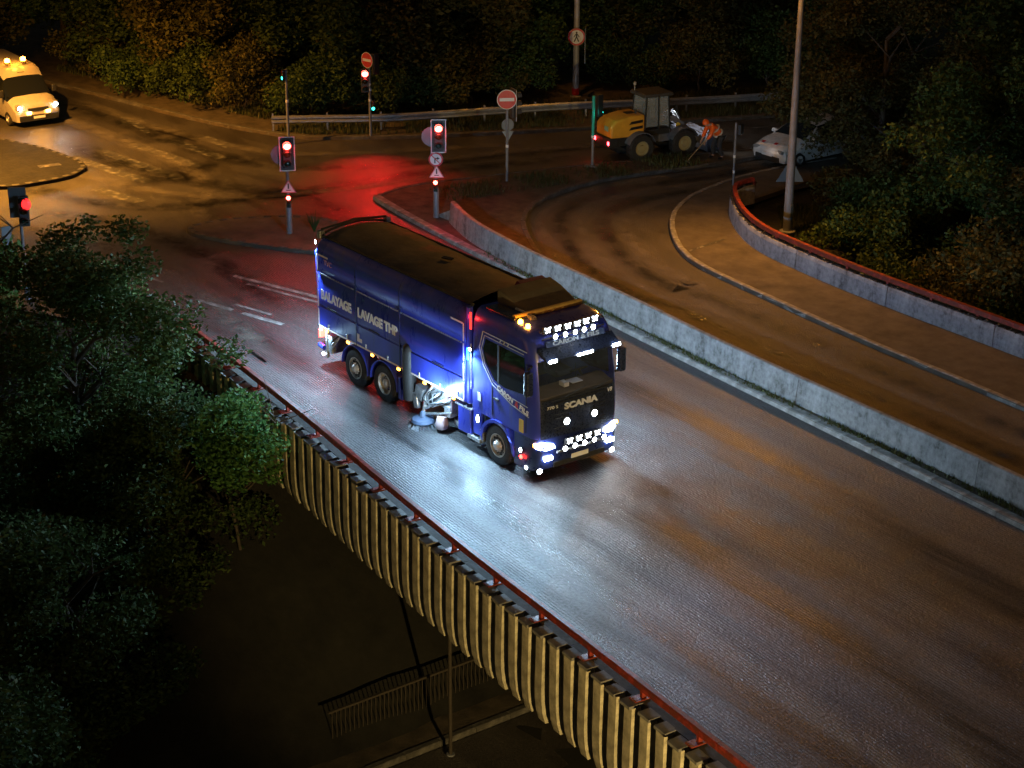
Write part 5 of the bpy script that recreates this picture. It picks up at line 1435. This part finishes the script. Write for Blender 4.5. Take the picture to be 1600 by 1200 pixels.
JK = [((-.04, 0, .86), (.19, .155)), ((.12, 0, 1.05), (.2, .165)), ((.3, 0, 1.22), (.21, .165)), ((.39, 0, 1.29), (.13, .12)),
      ((.36, .19, 1.24), .095), ((.46, .26, .98), .075), ((.58, .19, .81), .06), ((.36, -.19, 1.24), .095), ((.44, -.27, .98), .075), ((.56, -.19, .79), .06)]
skin('jacket', JK, [(0, 1), (1, 2), (2, 3), (2, 4), (4, 5), (5, 6), (2, 7), (7, 8), (8, 9)], M_HIVIS, PE)
TZ = [((-.03, 0, .88), (.17, .15)), ((-.03, .11, .8), .115), ((.05, .15, .48), .09), ((-.1, .17, .12), .07), ((-.03, -.11, .8), .115), ((.14, -.14, .48), .09), ((.1, -.16, .12), .07)]
skin('trousers', TZ, [(0, 1), (1, 2), (2, 3), (0, 4), (4, 5), (5, 6)], M_TROUS, PE)
for c_, r_ in (((.02, 0, .93), .205), ((.17, 0, 1.1), .215)):
    MB().lathe([(r_, 0), (r_, .045)], c_, (.66, 0, .75), 20).build('reflective_band', pm('reflective_grey', (.6, .6, .58), .4), PE)
for a, b2 in (((-.1, .17, .06), (.1, .185, .05)), ((.1, -.16, .06), (.3, -.175, .05))):
    skin('boot', [(a, .06), (b2, .045)], [(0, 1)], M_BLACK, PE)
MB().lathe([(.13, -.03), (.125, .02), (.1, .09), (.05, .13), (0, .135)], (.555, 0, 1.385), (.25, 0, 1), 16).build('helmet', M_HIVIS, PE, smooth=60)
for s in (-1, 1):
    h0 = Vector((.635, s*.15, .69))
    MB().box((h0.x+.02, h0.y, h0.z-.03), (.045, .07, .08)).build('palm', M_SKIN, PE, bevel=.015)
    for k in range(4):
        y = h0.y-.03+.02*k; L = (.05, .06, .055, .04)[k]
        MB().tube([(h0.x+.02, y, h0.z-.06), (h0.x+.03, y, h0.z-.06-L*.5), (h0.x+.012, y, h0.z-.06-L)], .009, 6).build('finger', M_SKIN, PE, smooth=60)
    MB().tube([(h0.x+.03, h0.y-s*.03, h0.z-.02), (h0.x+.05, h0.y-s*.05, h0.z-.05), (h0.x+.045, h0.y-s*.045, h0.z-.08)], .01, 6).build('thumb', M_SKIN, PE, smooth=60)
RK = empty('rake', (-17.05, 20.75, 0.14), R(-105), label='long-handled rake in the hands of the bending worker', cat='rake')
MB().tube([(-.25, 0, .95), (.65, 0, .03)], .016, 6).build('handle', pm('ash_wood', (.35, .25, .14), .6), RK)
MB().box((.66, 0, .04), (.04, .5, .03)).build('rake_head', M_STEEL, RK)

# ================================================================== VEGETATION
def leaf_mesh(name, mat, clumps, n_per, L, seed, spread=1.0, flat=0.55):
    """clumps: (x,y,z,r); many small pointed leaves spread through each clump"""
    rs = np.random.RandomState(seed)
    C = []
    for x, y, z, r in clumps:
        k = max(10, int(n_per*r*r))
        d = rs.randn(k, 3); d /= np.linalg.norm(d, axis=1)[:, None]
        rad = r*spread*(rs.rand(k)**0.45)[:, None]
        p = d*rad; p[:, 2] *= 0.8
        C.append(p+np.array([x, y, z]))
    C = np.concatenate(C)
    N = len(C)
    u = rs.randn(N, 3); u[:, 2] = u[:, 2]*flat-0.15; u /= np.linalg.norm(u, axis=1)[:, None]
    w = rs.randn(N, 3); v = np.cross(u, w); v /= np.linalg.norm(v, axis=1)[:, None]
    ll = (L*(0.6+0.8*rs.rand(N)))[:, None]
    nrm = np.cross(u, v)
    a = C-u*ll*.5; c = C+u*ll*.5
    b_ = C+v*ll*.27-u*ll*.05+nrm*ll*.06; d_ = C-v*ll*.27-u*ll*.05+nrm*ll*.06
    V = np.stack([a, b_, c, d_], 1).reshape(-1, 3)
    me = bpy.data.meshes.new(name)
    me.vertices.add(len(V)); me.vertices.foreach_set('co', V.ravel())
    me.loops.add(N*4); me.loops.foreach_set('vertex_index', np.arange(N*4, dtype=np.int32))
    me.polygons.add(N); me.polygons.foreach_set('loop_start', np.arange(0, N*4, 4, dtype=np.int32))
    me.materials.append(mat)
    me.update(calc_edges=True)
    return me
def clump_set(seed, rx, ry, rz, k, r0, r1, low=-0.75):
    rs = np.random.RandomState(seed)
    out = []
    while len(out) < k:
        d = rs.randn(3); d /= np.linalg.norm(d)
        if d[2] < low: continue
        q = rs.rand()**0.35
        out.append((d[0]*rx*q, d[1]*ry*q, d[2]*rz*q, rs.uniform(r0, r1)))
    return out
def trunk(t, mat, top, r, limbs, seed, base=(0, 0, 0)):
    rr = random.Random(seed)
    top = Vector(top); base = Vector(base)
    m = MB()
    P = [base+(top-base)*k/5+Vector((rr.uniform(-.1, .1), rr.uniform(-.1, .1), 0))*(1 if 0 < k else 0) for k in range(6)]
    m.tube(P, [r*(1-.14*k) for k in range(6)], 9)
    for k in range(limbs):
        s0 = P[rr.randint(2, 5)]
        a = rr.uniform(0, 6.283); l = rr.uniform(.5, 1.0)*(top-base).length*.42
        e = s0+Vector((math.cos(a)*l*.8, math.sin(a)*l*.8, l*.6))
        mid = (s0+e)/2+Vector((0, 0, l*.12))
        m.tube([s0, mid, e], [r*.42, r*.26, r*.08], 6)
        for q in range(2):
            e2 = mid+Vector((rr.uniform(-l, l)*.5, rr.uniform(-l, l)*.5, l*.45))
            m.tube([mid, e2], [r*.2, r*.05], 5)
    return m.build('trunk', mat, t, smooth=60)
def tree(loc, label, crown_mesh, crown_loc, scale, rz, top, r, seed, group=None, name='tree', limbs=7):
    t = empty(name, loc, label=label, cat='tree', group=group)
    trunk(t, M_BARK, top, r, limbs, seed)
    o = inst('crown', crown_mesh, t, crown_loc, (0, 0, rz), scale)
    return t
CR = [leaf_mesh('crown', m, clump_set(sd, 2.6, 2.6, 3.2, 52, .5, 1.1), 620, .165, sd) for sd, m in ((1, M_LEAF2), (2, M_LEAF), (3, M_LEAF3), (4, M_LEAF2))]
BU = [leaf_mesh('foliage', m, clump_set(sd, 1.7, 1.7, 1.25, 26, .35, .75, -.3), 800, .125, sd) for sd, m in ((11, M_LEAF2), (12, M_LEAF), (13, M_LEAF3))]
GRP = 'trees of the dark wood behind the junction'
WOOD = [((-47.0, 4.5), 'tree at the top left corner above the van roof'), ((-45.5, 8.8), 'orange lit tree right behind the van, beside its roof'), ((-41.8, 10.2), 'tree behind the footway just right of the van'),
        ((-39.6, 12.6), 'tree of the wood above the painted turn arrow'), ((-36.6, 12.0), 'tree behind the bushes left of the green-lamp pole'), ((-35.0, 15.2), 'tree of the wood straight above the green-lamp pole'),
        ((-32.6, 14.6), 'tree between the green-lamp pole and the far red signal'), ((-31.6, 17.6), 'tree directly behind the far red signal'), ((-30.6, 20.4), 'tree of the wood straight above the no-turn signal'),
        ((-31.4, 22.7), 'tree of the wood above the no-entry sign'), ((-31.0, 26.6), 'tree right behind the lamp pole with the round sign'), ((-28.9, 29.2), 'tree of the wood just right of the lamp pole with the round sign'),
        ((-26.2, 30.8), 'tree of the wood above the wheel loader cab'), ((-24.6, 33.4), 'tree of the wood above the loader bucket'), ((-22.8, 35.8), 'tree above the end of the guard rail')]
for i, ((x, y), lab) in enumerate(WOOD):
    s = rnd.uniform(.95, 1.25)
    tree((x, y, 0.1), lab, CR[i % 4], (0, 0, 3.3*s), (s*1.05, s*1.05, s), i*1.3, (0, 0, 4.6*s), .17, 40+i, GRP)
WOOD2 = [((-50, 12), 'tall back-row tree far behind the van'), ((-45, 16), 'tall back-row tree behind the footway trees'), ((-41, 18.5), 'tall back-row tree left of the green-lamp pole'), ((-37.5, 21), 'tall back-row tree between the two far signal poles'),
         ((-35, 24.5), 'tall back-row tree above the no-turn signal'), ((-33, 28), 'tall back-row tree left of the lamp pole with the round sign'), ((-31, 32), 'tall back-row tree right of the lamp pole with the round sign'), ((-28, 36.5), 'tall back-row tree above the wheel loader'), ((-25.5, 40.5), 'tall back-row tree at the top right')]
for i, ((x, y), lab) in enumerate(WOOD2):
    s = rnd.uniform(1.5, 1.8)
    tree((x, y, 0.1), lab, CR[(i+1) % 4], (0, 0, 3.3*s), (s, s, s), i*2.1, (0, 0, 4.6*s), .22, 70+i, 'back row of the wood')
BSH = [((-42.5, 8.6, 1.0), 'low bush at the kerb beside the van'), ((-38.9, 9.5, 1.1), 'rounded bush above the turn arrow'), ((-36.0, 9.9, 1.2), 'bush lit orange behind the crossing stripes'), ((-33.4, 11.0, 1.1), 'bush left of the green-lamp pole'),
       ((-30.6, 12.4, 1.0), 'bush between green-lamp pole and guard rail end'), ((-29.4, 15.4, 1.1), 'bush behind the guard rail near the far red signal'), ((-28.4, 18.4, 1.1), 'bush behind the guard rail above the no-turn signal'), ((-28.3, 20.6, 1.0), 'bush behind the guard rail left of the lamp pole'),
       ((-27.6, 26.2, 1.0), 'bush behind the guard rail right of the lamp pole'), ((-25.2, 27.9, 1.1), 'bush behind the guard rail above the loader'), ((-23.8, 30.6, 1.1), 'bush behind the guard rail above the worker')]
for i, ((x, y, s), lab) in enumerate(BSH):
    t = empty('bush', (x, y, 0.1), label=lab, cat='bush', group='bushes in front of the wood')
    inst('foliage', BU[i % 3], t, (0, 0, 1.0*s), (0, 0, i*1.7), (s, s, s*1.15))
    trunk(t, M_BARK, (0, 0, 1.2), .07, 5, 200+i)

# right-hand trees behind the far parapet
RT = [leaf_mesh('crown', m, clump_set(sd, 3.0, 3.0, 4.0, 66, .45, 1.0, -1), 1000, .13, sd) for sd, m in ((21, M_LEAF2), (22, M_LEAF), (23, M_LEAF3))]
for i, (x, y, zb, zc, s, lab) in enumerate(((-10.9, 23.4, -1.5, 3.8, 1.12, 'big tree overhanging the white car right of the lamp pole'), (-4.6, 21.6, -5, 1.6, 1.3, 'dark tree behind the parapet right of the lamp pole'), (-3.6, 26.0, -6, 5.6, 1.5, 'tall dark tree at the top right corner'),
                                      (1.0, 20.6, -6, 0.6, 1.35, 'dark tree beyond the parapet at the right edge'), (-9.2, 31.0, -1, 6.0, 1.5, 'tree behind the big tree at the top of the lamp pole'), (1.5, 27.5, -6, 4.5, 1.6, 'back tree at the right edge of the picture'), (-12.6, 35.5, 0, 5.0, 1.3, 'tree beyond the white car above the upper road'))):
    tree((x, y, zb), lab, RT[i % 3], (0, 0, zc-zb), (s, s, s), i*1.9, (0, 0, zc-zb+1.5), .2, 300+i, 'trees behind the far parapet')
for i, (x, y, z, s, lab) in enumerate(((-7.2, 18.9, -.9, 1.0, 'dark bush behind the parapet just right of the lamp pole'), (-4.9, 17.4, -1.4, 1.05, 'dark bush behind the second parapet panel right of the lamp'), (-2.2, 17.0, -1.7, 1.1, 'dark bush behind the middle of the red-railed parapet'), (0.6, 16.8, -1.7, 1.1, 'dark bush behind the parapet near the right edge'), (3.2, 16.9, -1.6, 1.1, 'dark bush behind the parapet at the right edge'), (-12.6, 24.5, .75, 1.0, 'bush hiding the rear half of the white car'), (-8.6, 21.2, -.6, .95, 'dark bush below the white car beside the sign back'))):
    t = empty('bush', (x, y, z-1.0), label=lab, cat='bush', group='bushes behind the far parapet')
    inst('foliage', BU[(i+1) % 3], t, (0, 0, 1.5), (0, 0, i*2.7), (s*1.1, s*1.1, s*1.3))
    trunk(t, M_BARK, (0, 0, 1.6), .07, 5, 230+i)
# near trees below the bridge, left
NT = [leaf_mesh('crown', m, clump_set(sd, rx, ry, rz, k, .4, .95, -1), 1150, .12, sd) for sd, m, rx, ry, rz, k in ((31, M_LEAF, 3.3, 2.5, 4.0, 95), (32, M_LEAF3, 2.6, 2.4, 2.6, 58), (33, M_LEAF4, 1.0, 0.9, 1.0, 16))]
tree((-9.4, -8.1, -4.5), 'large leafy tree at the left, rising over the bridge parapet end', NT[0], (0.1, 1.3, 4.9), (1.2, 1.15, 1.05), 0.3, (0, .6, 5.5), .2, 501, 'trees growing below the bridge', limbs=10)
tree((-5.7, -7.9, -6.0), 'leafy tree below the parapet, lit by the truck lamps', NT[1], (0.3, .7, 4.6), (1, 1, 1), 1.3, (0, .4, 5.0), .15, 502, 'trees growing below the bridge', limbs=9)
tree((-4.0, -6.25, -6.0), 'small tree with lamp light in its leaf colour touching the bridge parapet', NT[2], (0.1, .55, 6.2), (1.05, .9, 1.0), .3, (-.1, .3, 5.9), .07, 503, 'trees growing below the bridge', limbs=6)
tree((-2.5, -11.2, -6.0), 'dark leafy tree at the lower left under the large tree', NT[1], (0, 0, 3.6), (1.1, 1.1, 1.0), 2.2, (0, 0, 4.4), .15, 504, 'trees growing below the bridge', limbs=9)
tree((1.0, -15.3, -6.0), 'dark tree in the bottom left corner', NT[1], (0, 0, 3.2), (1.15, 1.1, .95), 4.0, (0, 0, 4.0), .15, 505, 'trees growing below the bridge', limbs=9)
tree((-7.4, -12.4, -6.0), 'dark tree at the left edge below the large tree', NT[0], (0, 0, 4.6), (.85, .95, .8), 3.0, (0, 0, 5.0), .17, 506, 'trees growing below the bridge', limbs=9)
tree((-15.5, -7.4, -3.0), 'thin branchy tree at the left edge beside the dim red signal', NT[2], (0, 0, 4.6), (1.2, 1.2, 1.5), 1.0, (0.1, 0, 5.2), .09, 507, 'trees growing below the bridge', limbs=9)

# grass on the verge, the median strip and behind the parapet
def grass(name, label, pts, h, seed):
    rs = np.random.RandomState(seed)
    V = []; N = len(pts)
    p = np.array(pts)
    a = rs.rand(N)*6.283; l = h*(.4+.9*rs.rand(N)); w = .012+.014*rs.rand(N)
    dx, dy = np.cos(a), np.sin(a)
    lean = .5*rs.rand(N)*l
    A = p+np.stack([-dy*w, dx*w, 0*w], 1); B = p+np.stack([dy*w, -dx*w, 0*w], 1); T = p+np.stack([dx*lean, dy*lean, l], 1)
    V = np.stack([A, B, T], 1).reshape(-1, 3)
    me = bpy.data.meshes.new(name)
    me.vertices.add(len(V)); me.vertices.foreach_set('co', V.ravel())
    me.loops.add(N*3); me.loops.foreach_set('vertex_index', np.arange(N*3, dtype=np.int32))
    me.polygons.add(N); me.polygons.foreach_set('loop_start', np.arange(0, N*3, 3, dtype=np.int32))
    me.materials.append(M_GRASS); me.update(calc_edges=True)
    o = bpy.data.objects.new(name, me); COL.objects.link(o)
    return tag(o, label, 'grass', None, 'stuff')
def along(path, n, d0, d1, z, seed):
    rs = np.random.RandomState(seed)
    A = np.array(path, float); L = np.concatenate([[0], np.cumsum(np.hypot(*(A[1:]-A[:-1]).T))])
    t = rs.rand(n)*L[-1]
    x = np.interp(t, L, A[:, 0]); y = np.interp(t, L, A[:, 1])
    i = np.clip(np.searchsorted(L, t)-1, 0, len(A)-2)
    T = A[i+1]-A[i]; T /= np.linalg.norm(T, axis=1)[:, None]
    d = d0+(d1-d0)*rs.rand(n)
    keep = (np.sin(x*1.7)+np.sin(y*2.3+x)+rs.randn(n)*.8) > -0.6
    return np.stack([x-T[:, 1]*d, y+T[:, 0]*d, np.full(n, z)], 1)[keep]
grass('verge_grass', 'rough green grass on the verge before the guard rail', along([p for p in UPFAR if p[0] > -30.5], 34000, -0.3, -4.2, .12, 1), .22, 1)
grass('footway_grass', 'low grass on the verge beside the van road', along([p for p in UPFAR if p[0] <= -30.5 and p[0] > -46], 12000, -1.5, -4.5, .12, 4), .25, 4)
grass('median_grass', 'weeds in the dirt strip along the concrete barrier', along([p for p in MEDW if -13 < p[0] < 12], 3800, -.02, -.24, .12, 2), .1, 2)
grass('bank_grass', 'grass behind the curved parapet end', np.concatenate([along([(-12.0, 19.2), (-9.0, 16.6)], 9000, .3, 3.4, -.12, 3), along([(-20.2, 10.6), (-18.6, 21.0)], 5000, -.3, -2.0, .12, 6)]), .18, 3)
WD = empty('weed', (-18.0, 4.75, 0.12), label='spiky green weed growing at the foot of the left red signal', cat='weed')
for k in range(11):
    a = k*0.6; l = rnd.uniform(.35, .75)
    MB().tube([(0, 0, 0), (math.cos(a)*l*.25, math.sin(a)*l*.25, l*.6), (math.cos(a)*l*.5, math.sin(a)*l*.5, l*.95)], [.03, .022, .004], 3).build('leaf_blade', M_LEAF3, WD)
T10 = empty('marker_post', (2.05, -4.1, -5.85), label='thin grey post rising from the lower path under the bridge', cat='post')
MB().tube([(0, 0, 0), (0, 0, 3.6)], .045, 8).build('pole', M_RUST, T10, smooth=50)
MB().lathe([(.1, 0), (.1, .04)], (0, 0, 0), (0, 0, 1), 10).build('base_plate', M_GREYP, T10)
MB().tube([(0, 0, 3.6), (0, 0, 3.66)], .06, 8).build('cap', M_GALV, T10)
